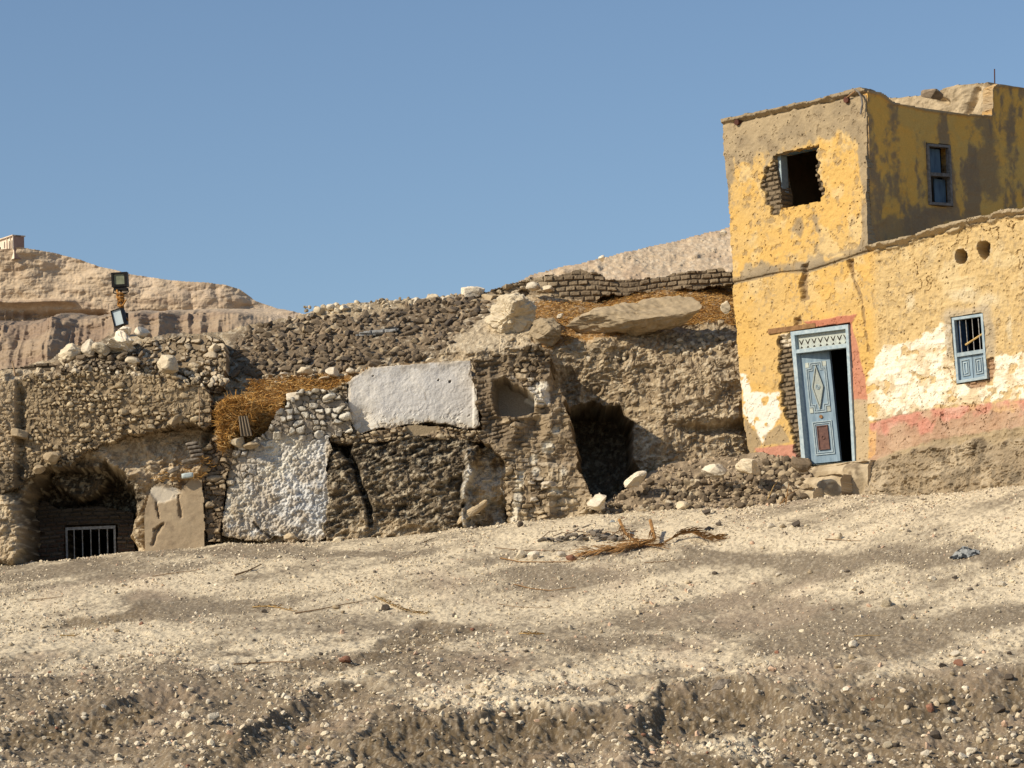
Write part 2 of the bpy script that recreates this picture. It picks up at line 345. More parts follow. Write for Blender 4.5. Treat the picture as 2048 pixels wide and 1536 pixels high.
CREAM = [([(600, 1370), (700, 1335), (740, 1345), (660, 1395), (590, 1440), (500, 1480), (450, 1500), (500, 1455)], .8), ([(820, 1385), (900, 1355), (1000, 1345), (1250, 1340), (1330, 1365), (1310, 1410), (1240, 1412), (1150, 1405), (1000, 1410), (870, 1420)], .85), ([(1260, 1446), (1250, 1480), (1180, 1510), (1090, 1545), (1600, 1545), (1560, 1480), (1620, 1420), (1560, 1420), (1500, 1460), (1380, 1490), (1300, 1505)], .5), ([(0, 1180), (120, 1165), (260, 1170), (240, 1200), (300, 1260), (200, 1310), (0, 1310)], .5)]
LEDGE = [([(0, 1458), (150, 1440), (260, 1426), (330, 1404), (400, 1390)], .12, 26), ([(760, 1436), (900, 1440), (1060, 1418), (1150, 1430), (1240, 1418)], .14, 30), ([(1260, 1430), (1330, 1388), (1400, 1378), (1480, 1384), (1600, 1400)], .20, 40),
         ([(1560, 1440), (1700, 1400), (1850, 1372), (2060, 1345)], .14, 30), ([(440, 1520), (520, 1462), (640, 1392), (760, 1350)], .13, 26), ([(560, 1322), (700, 1300), (900, 1245)], .06, 14), ([(90, 1262), (200, 1240), (330, 1225)], .06, 12), ([(1500, 1450), (1700, 1478), (1900, 1450), (2060, 1440)], .10, 24)]
def ground_detail(x, y, z0):
    P = np.stack([x, y, z0], -1); u, v = proj(P)
    near = ss(34, 42, y)*(1-ss(56.5, 60, y))*(1-ss(10, 25, np.abs(x)))
    v = np.where(near > 0, v, 1500.); u = np.where(near > 0, u, 1000.)
    low = ss(1180, 1480, v)
    z = (fbm(x*.55, y*.4, 4, 21)-.5)*(.15+.14*low)+(rdg(x*1.7+y*.8, y*1.3, 5, 31)-.5)*(.03+.10*low)+(fbm(x*7, y*6, 3, 41)-.5)*(.022+.055*low)
    rill = (rdg((x*.85-y*.35)*1.1, (x*.4+y*.9)*.28, 3, 51)-.5)*.16*low*ss(900, 600, u); z = z+rill
    exp_ = np.zeros_like(z)
    for pts, hgt, wd in LEDGE:
        pu = [p[0] for p in pts]; pv = [p[1] for p in pts]
        vl = np.interp(u, pu, pv)+34*(fbm(x*.7, y*.4, 3, 61)-.5)*2+9*(fbm(x*3, y*2.2, 4, 65)-.5)*2
        fade = ss(pu[0]-10, pu[0]+60, u)*ss(pu[-1]+10, pu[-1]-70, u) if pu[-1] < 2048 else ss(pu[0]-10, pu[0]+60, u)
        if pu[0] <= 0: fade = ss(pu[-1]+10, pu[-1]-70, u)
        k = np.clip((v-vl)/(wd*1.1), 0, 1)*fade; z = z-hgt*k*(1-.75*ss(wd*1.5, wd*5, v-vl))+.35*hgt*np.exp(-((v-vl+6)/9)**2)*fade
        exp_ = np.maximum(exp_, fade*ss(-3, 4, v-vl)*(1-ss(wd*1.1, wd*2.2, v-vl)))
    f1, f2, idd, _, _ = wor(x*9, y*8, 71); peb = np.clip(.5-f1, 0, 1)*(idd > .55)
    z = z+peb*.035*(idd)*(.4+.8*low)
    z = z+(vn(x*28, y*24, 81)-.5)*.014+(rdg(x*4.5, y*3.5, 4, 83)-.5)*(.01+.07*low)
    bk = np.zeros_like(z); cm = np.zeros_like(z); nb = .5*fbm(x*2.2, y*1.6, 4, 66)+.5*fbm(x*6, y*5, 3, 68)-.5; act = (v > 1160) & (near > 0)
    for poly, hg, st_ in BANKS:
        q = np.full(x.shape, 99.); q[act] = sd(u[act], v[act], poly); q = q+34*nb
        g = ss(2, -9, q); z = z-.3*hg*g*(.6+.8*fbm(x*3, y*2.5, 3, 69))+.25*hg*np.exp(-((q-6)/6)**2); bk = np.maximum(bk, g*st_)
    z = z+bk*(rdg(x*5, y*4, 4, 84)-.5)*.14
    for poly, st_ in CREAM:
        q = np.full(x.shape, 99.); q[act] = sd(u[act], v[act], poly); cm = np.maximum(cm, st_*ss(12, -14, q+44*nb))
    P2 = np.stack([x, y, z0+z*near], -1); u_2, v_2 = proj(P2); u = np.where(near > 0, u_2, u); v = np.where(near > 0, v_2, v); bk = bk*0; cm = cm*0
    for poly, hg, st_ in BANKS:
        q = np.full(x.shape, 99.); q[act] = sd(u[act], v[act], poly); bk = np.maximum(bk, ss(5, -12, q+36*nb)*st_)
    for poly, st_ in CREAM:
        q = np.full(x.shape, 99.); q[act] = sd(u[act], v[act], poly); cm = np.maximum(cm, st_*ss(12, -14, q+44*nb))
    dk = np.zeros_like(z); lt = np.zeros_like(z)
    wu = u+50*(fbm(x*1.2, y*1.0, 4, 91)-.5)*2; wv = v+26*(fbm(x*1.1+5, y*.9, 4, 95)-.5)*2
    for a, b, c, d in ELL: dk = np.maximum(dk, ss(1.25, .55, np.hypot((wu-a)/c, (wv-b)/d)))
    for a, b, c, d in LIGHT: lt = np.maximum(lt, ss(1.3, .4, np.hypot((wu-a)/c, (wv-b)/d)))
    grain = fbm(x*16, y*10, 3, 101); big = fbm(x*.9-y*.5, y*1.3, 5, 111)
    # diagonal streaks of pale gravel washed down the slope
    strk = fbm((x*.8+y*.3)*.7, (y*.9-x*.35)*2.6, 4, 121)
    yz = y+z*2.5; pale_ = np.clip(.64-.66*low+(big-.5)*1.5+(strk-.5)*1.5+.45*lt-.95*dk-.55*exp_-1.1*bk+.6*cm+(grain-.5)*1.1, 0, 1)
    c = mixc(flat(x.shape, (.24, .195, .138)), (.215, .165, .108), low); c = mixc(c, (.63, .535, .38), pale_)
    c = mixc(c, (.175, .13, .08), .75*exp_); c = mixc(c, (.135, .098, .056), .88*bk)  # exposed dark soil, with shade of the bank faces put into its colour
    c = mixc(c, (.17, .135, .095), .5*ss(.55, .8, grain)*(1-pale_))
    spk = (fbm(x*36, y*20, 2, 5) > .64)*near
    c = mixc(c, (.72, .64, .50), spk*.2)
    spk2 = (fbm(x*30, y*18, 2, 15) > .66)*near
    c = mixc(c, (.16, .13, .10), spk2*.5)
    c = mixc(c, (.48, .36, .26), .22*ss(.62, .78, fbm(x*.8, y*.7, 3, 131)))
    return z*near, c
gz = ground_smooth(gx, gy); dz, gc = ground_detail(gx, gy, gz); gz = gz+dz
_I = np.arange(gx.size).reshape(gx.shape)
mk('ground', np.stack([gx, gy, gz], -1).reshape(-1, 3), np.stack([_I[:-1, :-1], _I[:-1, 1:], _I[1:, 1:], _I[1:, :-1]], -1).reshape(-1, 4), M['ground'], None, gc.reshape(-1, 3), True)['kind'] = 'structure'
def gh(x, y):
    x = np.atleast_1d(np.asarray(x, float)); y = np.atleast_1d(np.asarray(y, float))
    i = np.clip(np.searchsorted(GX, x)-1, 0, len(GX)-2); j = np.clip(np.searchsorted(GY, y)-1, 0, len(GY)-2)
    fx = (x-GX[i])/(GX[i+1]-GX[i]); fy = (y-GY[j])/(GY[j+1]-GY[j])
    return gz[j, i]*(1-fx)*(1-fy)+gz[j, i+1]*fx*(1-fy)+gz[j+1, i]*(1-fx)*fy+gz[j+1, i+1]*fx*fy
def gat(u, v):
    """where the sight line through a photo point meets the ground"""
    r = ray(u, v); Ys = np.arange(39, 58, .02); h = gh(Ys*r[0], Ys)-Ys*r[2]
    k = np.argmax(h > 0) if np.any(h > 0) else len(Ys)-1
    Y = Ys[k]; return np.array([Y*r[0], Y, gh(Y*r[0], Y)[0]])

# ================================================================== HILLSIDE behind the ruins
cp = [(-300, 1160, 56.3), (0, 1150, 56.2), (250, 1130, 56.2), (450, 1100, 56.2), (700, 1085, 56.2), (1000, 1060, 56.4), (1180, 1050, 56.8), (1300, 1040, 57.0), (1480, 1010, 57.2), (1700, 1000, 58.6), (2000, 1000, 60),
      (-300, 930, 56.4), (0, 930, 56.3), (250, 900, 56.4), (450, 900, 56.6), (680, 880, 56.5), (950, 870, 56.6), (1130, 770, 57.9), (1200, 850, 57.95), (1350, 850, 57.1), (1480, 850, 57.4), (1700, 850, 58.8), (2000, 850, 60),
      (-300, 760, 56.6), (0, 755, 56.6), (200, 750, 56.7), (400, 780, 56.9), (500, 765, 57.3), (700, 745, 57.1), (950, 725, 57.2), (1080, 710, 57.3), (1200, 680, 57.5), (1470, 680, 57.7), (1700, 680, 59.2), (2000, 680, 60.5),
      (100, 725, 57.4), (300, 705, 57.7), (450, 700, 58.0), (600, 700, 58.0), (800, 680, 58.1), (950, 660, 58.2), (1100, 640, 58.4), (1250, 630, 58.6), (1450, 630, 58.8), (1800, 620, 60.5),
      (-300, 750, 57.0), (0, 738, 57.6), (130, 702, 58.5), (250, 665, 58.8), (450, 660, 59.2), (600, 632, 59.5), (700, 605, 59.7), (800, 595, 60.1), (930, 585, 60.2), (1050, 580, 60.1), (1200, 600, 60.2), (1460, 572, 60.5), (1700, 550, 61.5), (2000, 540, 62)]
cpw = np.array([at(*c) for c in cp]); HB = RBF(cpw[:, [0, 2]], cpw[:, 1])
SKY = np.array([(-400, 748), (0, 742), (60, 728), (100, 722), (120, 706), (150, 692), (180, 690), (205, 676), (240, 662), (290, 674), (350, 668), (450, 660), (520, 645), (600, 632), (650, 615), (720, 607), (800, 599), (850, 594), (900, 593), (940, 588), (985, 585), (1040, 578), (1090, 585), (1200, 585), (1300, 570), (1465, 560), (1700, 540), (2100, 540)], float)
O0 = np.array([0, 57.0, 0.])
S1P = [(1068, 600), (1195, 606), (1280, 586), (1400, 571), (1470, 565), (1470, 652), (1440, 640), (1350, 652), (1180, 682), (1130, 690), (1100, 702), (1060, 684), (1072, 640)]
S2P = [(500, 758), (600, 748), (700, 742), (800, 728), (860, 722), (700, 766), (640, 785), (575, 790), (556, 822), (532, 866), (505, 880), (450, 930), (418, 935), (438, 880), (430, 860), (430, 812), (450, 797), (490, 790)]
CAVE = [(50, 1010), (60, 965), (92, 948), (124, 985), (150, 1004), (182, 985), (198, 945), (214, 930), (248, 945), (264, 985), (268, 1130), (45, 1140), (66, 1060)]
HOLE = [(1140, 820), (1185, 812), (1236, 816), (1262, 850), (1262, 900), (1280, 940), (1262, 975), (1225, 1000), (1188, 1000), (1160, 945), (1136, 880)]
def conglomerate(x, z, seed, k=1.):
    x = x+.10*(fbm(x*3, z*3, 3, seed+61)-.5)*2; z = z+.10*(fbm(x*3, z*3, 3, seed+65)-.5)*2
    f1, f2, i1, _, _ = wor(x*5.5, z*8.5, seed); g1, g2, i2, _, _ = wor(x*13, z*18, seed+20)
    r = (rdg(x*2.1, z*2.9, 5, seed+30)-.55)*.34+(fbm(x*.9, z*1.1, 3, seed+70)-.5)*.35
    r = r+np.clip(.42-f1, 0, 1)*.20*(i1 > .35)+np.clip(.45-g1, 0, 1)*.085*(i2 > .3)+(fbm(x*26, z*26, 2, seed+40)-.5)*.045
    return r*k, i1, f1, i2, g1
def hb(s, t): return O0[1]-HB(s, t)
def hd(s, t, u, v):
    r, i1, f1, i2, g1 = conglomerate(s, t, 200)
    slopem = ss(0, 25, 745-v-.06*(u-900)*0) * (u < 1000)          # loose slope on the left and middle
    r = r*(1-.55*slopem)
    d = r*.8
    c = flat(s.shape, (.40, .31, .195)); c = mixc(c, PALE, np.clip((i1-.35)*1.1, 0, .75)*(f1 < .42))
    c = mixc(c, (.23, .175, .115), ss(.5, .75, fbm(s*1.3, t*1.8, 4, 210)))
    c = mixc(c, (.5, .41, .28), .6*(g1 < .3)*(i2 > .6))
    # pale fan of rubble under the plaster ruin and beside the big boulder
    m = pm(u, v, [(850, 710), (930, 640), (985, 610), (1070, 660), (1075, 695), (1010, 715), (930, 705)], 8, 16); c = mixc(c, (.52, .43, .30), .8*m); d = d+m*.12
    # right-hand cliff
    m = pm(u, v, [(1090, 700), (1180, 690), (1350, 655), (1480, 650), (1520, 940), (1300, 960), (1150, 900)], 10, 10)
    c = mixc(c, (.43, .34, .22), .6*m); c = mixc(c, (.25, .19, .125), m*ss(.48, .62, rdg(s*3.5, t*5, 3, 220))*.65)
    led = np.exp(-((v-(858-.03*(u-1350)+8*(fbm(u*.02, v*.0, 2, 5)-.5)))/10)**2)*ss(1330, 1400, u); d = d-led*.26
    d = d+.10*np.exp(-((v-835+.03*(u-1350))/16)**2)*ss(1330, 1400, u)
    # lower belt of conglomerate left
    m = pm(u, v, [(140, 905), (260, 872), (400, 850), (432, 900), (400, 950), (300, 960), (262, 1000), (240, 955), (160, 905)], 8, 12); c = mixc(c, (.47, .37, .25), .85*m); d = d+.10*m
    # cave with the brick infill: cut into the slope, its shade put into the colour
    cave_shade = pm(u, v, [(60, 960), (120, 915), (180, 925), (230, 940), (285, 1000), (262, 1010), (240, 1060), (60, 1130), (30, 1050)], 22, 30, .03); c = mixc(c, (.035, .03, .024), .9*cave_shade)
    cv = sd(u, v, CAVE)+24*(fbm(s*3.2, t*3.2, 4, 230)-.5)*2; cv0 = sd(u, v, [(52, 1000), (66, 960), (100, 940), (150, 930), (200, 928), (246, 950), (262, 1005), (270, 1130), (45, 1140), (66, 1060)])+26*(fbm(s*3.5, t*3.5, 4, 233)-.5)*2; d = d-.6*ss(4, -6, cv0)-.7*ss(4, -8, cv)-2.6*ss(2, -3, sd(u, v, [(118, 1042), (246, 1040), (246, 1160), (118, 1160)]))+.12*np.exp(-((cv-14)/12)**2)
    # lump of pale rock at the left edge
    m = ss(5, -22, sd(u, v, [(-200, 985), (-20, 975), (25, 985), (52, 1020), (66, 1060), (60, 1140), (-200, 1160)])+10*(fbm(s*3, t*3, 3, 240)-.5)); d = d+.50*m; c = mixc(c, (.50, .40, .27), .7*m)
    # tomb mouth right of the ruined pier, inner shade put into the colour
    hv = sd(u, v, HOLE)+12*(fbm(s*3.5, t*3.5, 4, 250)-.5)*2; d = d-1.9*ss(3, -7, hv); c = mixc(c, (.16, .125, .09), ss(0, -12, hv)*.8)
    # earth below the terraces
    m = pm(u, v, [(400, 880), (470, 880), (460, 960), (440, 1010), (445, 1100), (400, 1100)], 6, 8); c = mixc(c, (.27, .205, .13), .7*m)
    # blackened rock face
    D = [(655, 880), (700, 872), (830, 868), (945, 862), (960, 905), (945, 960), (930, 1000), (930, 1070), (650, 1090)]
    m = pm(u, v, D, 5, 10)
    c = mixc(c, (.10, .08, .056), .93*m); c = mixc(c, (.028, .024, .02), .85*m*ss(985, 885, v+40*(fbm(s*2, t*2, 3, 260)-.5)*2))
    d = d+m*.38; fan = rdg((s*.8+t*.9)*2.6, (t-s*.45)*7, 4, 263); d = np.where(m > 0, d+m*(fan-.5)*.20, d); c = mixc(c, (.30, .235, .155), m*.4*ss(.66, .8, fan))
    c = mixc(c, (.36, .29, .20), m*.6*((i2 > .8) & (g1 < .35)))
    fis = seg(u, v, [(688, 895), (712, 935), (722, 975), (738, 1010), (742, 1050)])+4*(fbm(u*.1, v*.1, 2, 9)-.5); d = d-.30*ss(9, 2, fis); c = mixc(c, NEAR_BLACK, ss(9, 3, fis)*.8)
    hol = pm(u, v, [(662, 885), (690, 880), (705, 895), (695, 915), (670, 905)], 4, 6); d = d-.35*hol; c = mixc(c, NEAR_BLACK, .8*hol)
    # grey limewashed strip with leaning slab
    m = pm(u, v, [(935, 905), (1012, 890), (1018, 1000), (1015, 1060), (925, 1060), (925, 1010)], 5, 8); c = mixc(c, (.52, .50, .45), .95*m*ss(.35, .55, fbm(s*6, t*6, 3, 7))); d = d+m*(.36+.16*(rdg(s*4, t*3.5, 4, 265)-.5)+.10*(fbm(s*14, t*14, 3, 266)-.5))
    nich = pm(u, v, [(1012, 998), (1018, 1062), (945, 1062), (975, 1015)], 2, 3); d = d-.12*nich
    # bank at the foot of the walls
    m = pm(u, v, [(405, 1078), (450, 1066), (545, 1074), (600, 1080), (660, 1076), (740, 1040), (800, 1045), (860, 1058), (860, 1110), (400, 1120)], 5, 8); c = mixc(c, (.37, .29, .19), .8*m)
    # straw-littered terraces
    for q in (S1P, S2P):
        m = pm(u, v, q, 6, 8); c = mixc(c, (.34, .185, .06), .85*m); d = d*(1-.5*m)
    # slope of collapsed mud bricks
    m = pm(u, v, [(455, 665), (600, 635), (720, 640), (860, 600), (985, 600), (985, 625), (900, 690), (870, 720), (740, 735), (600, 752), (500, 760), (455, 740)], 6, 10); c = mixc(c, (.185, .14, .093), .9*m); d = d*(1-.3*m)
    m = pm(u, v, [(100, 735), (150, 705), (220, 700), (260, 690), (300, 700), (280, 740), (100, 745)], 6, 10); c = mixc(c, (.19, .145, .1), .8*m)
    spk = fbm(s*20, t*20, 2, 270); c = mixc(c, (.18, .14, .095), .45*ss(.58, .7, spk)); c = mixc(c, (.62, .54, .40), .5*ss(.42, .3, spk))
    vs = np.interp(u, SKY[:, 0], SKY[:, 1])
    keep = (v > vs+5*(fbm(s*4, t*0, 3, 280)-.5)*2)
    return d, c, keep
o = relief('rock_hillside', O0, 0, -12.5, 9.5, 3.6, 10.2, .019, hb, hd, 3.0, M['rock'], smooth=False); o['kind'] = 'structure'

# ================================================================== FAR HILLS
def hill(name, O, s, t, f, material):
    S, T = np.meshgrid(s, t); Y = f[0](S, T); P = np.stack([S, Y, T], -1); u, v = proj(P); dY, c, vs = f[1](S, T, u, v)
    # squeeze everything above the skyline down onto it
    P[..., 1] += dY; keep = v > vs
    I = np.arange(S.size).reshape(S.shape); k = keep[:-1, :-1] & keep[1:, :-1] & keep[:-1, 1:] & keep[1:, 1:]
    q = np.stack([I[:-1, :-1][k], I[:-1, 1:][k], I[1:, 1:][k], I[1:, :-1][k]], 1)
    # back slope: mirror the sheet behind its crest so the hill is closed from the side
    Pb = P.copy(); top = np.where(keep.any(0), np.max(np.where(keep, T, -1e9), 0), T[0]); Pb[..., 1] = P[..., 1]+(top[None, :]-T).clip(0)*3
    V = np.concatenate([P.reshape(-1, 3), Pb.reshape(-1, 3)]); F = np.concatenate([q, q[:, ::-1]+S.size])
    o = mk(name, V, F, material, None, np.concatenate([c.reshape(-1, 3)]*2), True); o['kind'] = 'structure'; return o
YF = 900.
k_ = YF/FPX
SK1 = np.array([(-900, 520), (-200, 505), (0, 498), (50, 498), (110, 503), (160, 516), (200, 533), (260, 546), (330, 558), (400, 566), (450, 570), (480, 577), (510, 600), (560, 616), (600, 624), (700, 660), (1000, 720), (1400, 760)], float)
def f1b(S, T):
    v0 = 1650-T/YF*FPX
    return YF+np.interp(v0, [500, 560, 600, 625, 632, 740, 745, 1700], [160, 60, 22, 8, 0, -14, -18, -700])
def f1d(S, T, u, v):
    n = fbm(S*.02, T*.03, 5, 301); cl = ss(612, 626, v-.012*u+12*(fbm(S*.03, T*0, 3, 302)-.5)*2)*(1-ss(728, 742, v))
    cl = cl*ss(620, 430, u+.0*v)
    but = rdg(S*.06+fbm(T*.05, S*.02, 2, 8)*.25, T*.006, 5, 305); dY = (n-.5)*14-(but-.5)*20*cl+(rdg(S*.03, T*.05, 5, 399)-.5)*5*(1-cl)+(rdg(S*.12, T*.2, 4, 306)-.5)*(2.2+2.5*cl)
    band = np.exp(-((v-602-.012*u+5*(fbm(S*.05, T*0, 3, 307)-.5)*2)/5)**2); dY = dY-band*3.4*ss(.42, .55, fbm(S*.03, T*0, 3, 331))
    band2 = np.exp(-((v-578+8*(fbm(S*.03, T*0, 3, 317)-.5)*2)/5)**2)*ss(.5, .6, fbm(S*.03, T*.01, 2, 318)); dY = dY-band2*5
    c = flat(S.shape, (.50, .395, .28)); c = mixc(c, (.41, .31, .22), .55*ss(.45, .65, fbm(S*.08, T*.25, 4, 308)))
    c = mixc(c, (.31, .235, .165), .9*cl); c = mixc(c, (.24, .17, .125), .6*cl*ss(.5, .7, fbm(S*.06, T*.35, 3, 309)))  # cliff band darker: its shade is put into the colour
    c = mixc(c, (.56, .45, .34), .5*ss(.55, .7, fbm(S*.05, T*.09, 4, 311))*(1-cl))
    c = mixc(c, (.34, .25, .18), .7*band*ss(.4, .6, fbm(S*.15, T*.1, 2, 312)))
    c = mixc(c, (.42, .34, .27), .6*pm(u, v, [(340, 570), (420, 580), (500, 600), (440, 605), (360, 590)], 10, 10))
    vs = np.interp(u, SK1[:, 0], SK1[:, 1])+2.5*(fbm(S*.12, S*0, 3, 313)-.5)*2
    return dY, c, vs
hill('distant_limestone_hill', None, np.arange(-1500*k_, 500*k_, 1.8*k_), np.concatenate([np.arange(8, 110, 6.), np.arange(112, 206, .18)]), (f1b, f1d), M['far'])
SK2 = np.array([(500, 820), (900, 612), (1030, 566), (1060, 552), (1100, 541), (1200, 516), (1300, 493), (1400, 468), (1465, 451), (1600, 420), (1900, 370), (2400, 330)], float)
Y2 = 82.; k2 = Y2/FPX
def f2b(S, T): return Y2+(T-12)*1.6
def f2d(S, T, u, v):
    f1, f2, idd, _, _ = wor(S*2.2, T*3.5, 401); g1, g2, id2, _, _ = wor(S*7, T*11, 402)
    r = (fbm(S*.4, T*.7, 5, 403)-.5)*.8+(rdg(S*4, T*5, 4, 404)-.5)*.12+np.clip(.4-f1, 0, 1)*.45*(idd > .85)+np.clip(.35-g1, 0, 1)*.28*(id2 > .6)
    c = flat(S.shape, (.52, .405, .28)); c = mixc(c, (.60, .50, .37), .7*(g1 < .42)*(id2 > .4)); c = mixc(c, (.44, .32, .215), .6*ss(.5, .7, fbm(S*1.5, T*2, 4, 405)))
    vs = np.interp(u, SK2[:, 0], SK2[:, 1])+4*(fbm(S*1.5, S*0, 3, 406)-.5)*2
    return -r, c, vs
hill('stony_hill', None, np.arange(500*k2-1024*k2, 1500*k2, 3*k2), np.concatenate([np.arange(6, 11.5, .4), np.arange(11.6, 19, .04)]), (f2b, f2d), M['hill'])

# ================================================================== RUINED WALLS
def stonework(x, z, seed, sx=.13, sz=.09, var=.5, h=.075, warp=.04, rows=True):
    """laid stones in mud: rough courses, rounded faces"""
    x = x+warp*(fbm(x*3, z*3, 3, seed+1)-.5)*2; z = z+warp*1.4*(fbm(x*1.6, z*1.2, 3, seed+2)-.5)*2
    f1, f2, idd, ox, oy = wor(x/sx+.5*hsh(np.floor(z/sz), 0*z, seed+7)*(1 if rows else 0), z/sz, seed, .62)
    e = np.clip((f2-f1-.05)/.26, 0, 1); dome = 1-(1-e)**2
    r = dome*h*(.35+.9*idd)+(idd-.5)*.05+(ox*(hsh(idd*999, idd*77, 3)-.5)+oy*(hsh(idd*555, idd*33, 4)-.5))*.09*e
    b1, b2, bi, _, _ = wor(x/(sx*2.1), z/(sz*1.9), seed+31, .8); mb = (bi > .72)*ss(.44, .36, b1+.10*(fbm(x*6, z*6, 2, seed+8)-.5)); db = np.clip(1-(b1/.46)**2, 0, 1)**.5*h*1.3+.01
    r = r*(1-mb)+db*mb-.03*(bi > .72)*ss(.36, .42, b1)*ss(.52, .44, b1); idd = np.where(mb > .5, (bi-.72)/.28*.6+.4, idd); e = np.where(mb > .5, 1., np.minimum(e, 1-(bi > .72)*ss(.36, .42, b1)*ss(.52, .44, b1)))
    drop = ss(.30, .26, hsh(np.floor(idd*9e4), np.floor(idd*7e3), 12))*(1-mb); r = r*(1-drop)+drop*(.35*h+(fbm(x*7, z*7, 3, seed+15)-.5)*.06); e = e*(1-drop)
    return r+(rdg(x*9, z*9, 3, seed+3)-.5)*.03, idd, e
def brickwork(x, z, seed, bw=.26, bh=.095, h=.03, jit=.25, wav=.05):
    z = z+wav*(fbm(x*.8, z*.4, 2, seed+1)-.5)*2+.012*(fbm(x*6, z*6, 2, seed+5)-.5)
    row = np.floor(z/bh); xo = x/bw+.5*(row % 2)+.5*hsh(row, row*0, seed)
    cx = np.floor(xo); fx = xo-cx; fz = z/bh-row; idd = hsh(cx, row, seed+2); id2 = hsh(cx, row, seed+3)
    e = np.minimum(np.minimum(fx, 1-fx)*bw, np.minimum(fz, 1-fz)*bh); m = ss(.006, .022, e+.008*(fbm(x*30, z*30, 2, seed+4)-.5))
    return m*(h*(.7+.6*idd)+jit*.1*(id2-.5)+.03*(fx-.5)*(idd-.5))+(fbm(x*22, z*22, 3, seed+6)-.5)*.014, idd, m
def wall_thing(name, label, cat, poly, Yc, det, thick=.4, ang=0, step=.0165, rag=6, m='masonry', kind=None, O=None, base=None, back=False, smooth=False, parent=None):
    """poly: outline in photo points surveyed on the vertical plane through Yc"""
    us = [p[0] for p in poly]; um = sum(us)/len(us); vm = sum(p[1] for p in poly)/len(poly)
    Oo = at(um, vm, Yc); fr = Fr(Oo, ang); st = [fr.st(*p) for p in poly]
    s0 = min(a for a, b in st)-.1; s1 = max(a for a, b in st)+.1; t0 = min(b for a, b in st)-.1; t1 = max(b for a, b in st)+.1
    def d_(s, t, u, v):
        d, c = det(s, t, u, v)
        k = sd(u, v, poly)+rag*2*(fbm(s*5, t*5, 4, hash(name) % 97*0+len(name))-.5) < 0
        return d, c, k
    o = relief(name, Oo, ang, s0, s1, t0, t1, step, base or (lambda s, t: 0*s), d_, thick, M[m], parent, smooth, back)
    if parent is None:
        tag(o, label, cat, None, kind)
        # give the object an origin at its foot
        lo = np.array(Oo)+[0, 0, t0]; me = o.data; co = np.empty(len(me.vertices)*3, np.float32); me.vertices.foreach_get('co', co)
        co = co.reshape(-1, 3)-lo.astype(np.float32); me.vertices.foreach_set('co', co.ravel()); me.update(); o.location = lo
    return o, fr

# left rubble-stone house wall
LW = [(-260, 778), (-20, 772), (12, 762), (60, 750), (180, 745), (332, 752), (400, 770), (425, 800), (424, 850), (330, 858), (262, 872), (200, 888), (170, 905), (140, 935), (100, 930), (60, 955), (20, 985), (-40, 1000), (-260, 1010)]
def d_lw(s, t, u, v):
    big = fbm(s*.8, t*.8, 3, 500); r, idd, e = stonework(s, t, 501, .105, .075); r2, id2, e2 = stonework(s, t, 511, .075, .06, h=.06)
    k = ss(.46, .54, big); r = r*(1-k)+r2*k; idd = idd*(1-k)+id2*k; e = e*(1-k)+e2*k
    c = mixc(flat(s.shape, (.245, .185, .115)), (.32, .245, .155), ss(.4, .6, fbm(s*5, t*5, 3, 509))); st_ = mixc(flat(s.shape, (.31, .24, .15)), (.56, .455, .30), ss(.3, .95, idd)); st_ = mixc(st_, (.21, .165, .115), (idd < .22)*1.)
    low = ss(800, 880, v+20*(fbm(s, t, 2, 4)-.5)); muddy = ss(.36, .62, fbm(s*1.6, t*2.2, 4, 503)+.06)*(1-.6*low)
    pier = ss(36, 30, u); r = r*(1-.55*muddy); c = mixc(c, 0, 0*e); c = c*(1-e[..., None])+st_*e[..., None]; c = mixc(c, mixc(flat(s.shape, (.235, .18, .112)), (.36, .28, .18), ss(.45, .65, fbm(s*9, t*9, 4, 508))), .8*muddy)
    c = mixc(c, (.42, .33, .22), .6*pier)
    g = np.exp(-((u-42)/7)**2)*ss(760, 790, v); r = r-.12*g
    r = r+.10*pier-.05*ss(40, 60, u)*0+(fbm(s*1.1, t*1.1, 4, 505)-.5)*.16
    darkm = pm(u, v, [(-100, 940), (60, 930), (110, 915), (150, 900), (170, 940), (60, 1010), (-100, 1000)], 15, 18); c = mixc(c, NEAR_BLACK, .6*darkm)  # near-black tone towards the lower left edge
    return r, c
wall_thing('rubble_stone_wall', 'long brown rubble stone house wall above the dark barred opening', 'wall', LW, 55.95, d_lw, .75, rag=9)
# big single stones set in it
def boulder(name, label, cat, u, v, Y, w_, h_, d_, seed, m='pale', sub=4, rot=(0, 0, 0), cuts=10, rough=.1, boxy=0., group=None):
    p = at(u, v, Y); V, F = rock(seed, sub, cuts, rough, boxy); sc_ = Y/FPX
    nv = V/np.linalg.norm(V, axis=1, keepdims=True); V = V*np.array([w_*sc_/2*1.12, d_/2*1.1, h_*sc_/2*1.15])
    if sub >= 4: A_ = min(w_, h_)*sc_; V = V+nv*((n3(V, 3.5, seed+7)*.42*A_+n3(V, 9, seed+8)*.24*A_+n3(V, 24, seed+9)*.12*A_)[:, None])
    V = V@rotm(*rot).T+p
    o = mk(name, V, F, M[m], None, None, sub < 3, loc=p); return tag(o, label, cat, group)
boulder('stone_block', 'large flat pale block built into the left end of the rubble wall', 'stone', 40, 868, 55.9, 34, 24, .35, 3, 'tan', 3, boxy=.6)
boulder('stone_block', 'long tilted tan stone lying in the middle courses of the rubble wall', 'stone', 348, 842, 55.85, 38, 20, .3, 4, 'tan', 3, (0, -.35, 0))
boulder('stone_block', 'cream stone sticking out over the shadowed hollow', 'stone', 105, 918, 55.85, 38, 26, .4, 5, 'tan', 3, boxy=.3)
boulder('stone_block', 'tan stone jammed below and left of the cream stone over the hollow', 'stone', 78, 938, 55.9, 24, 20, .3, 6, 'tan', 3)

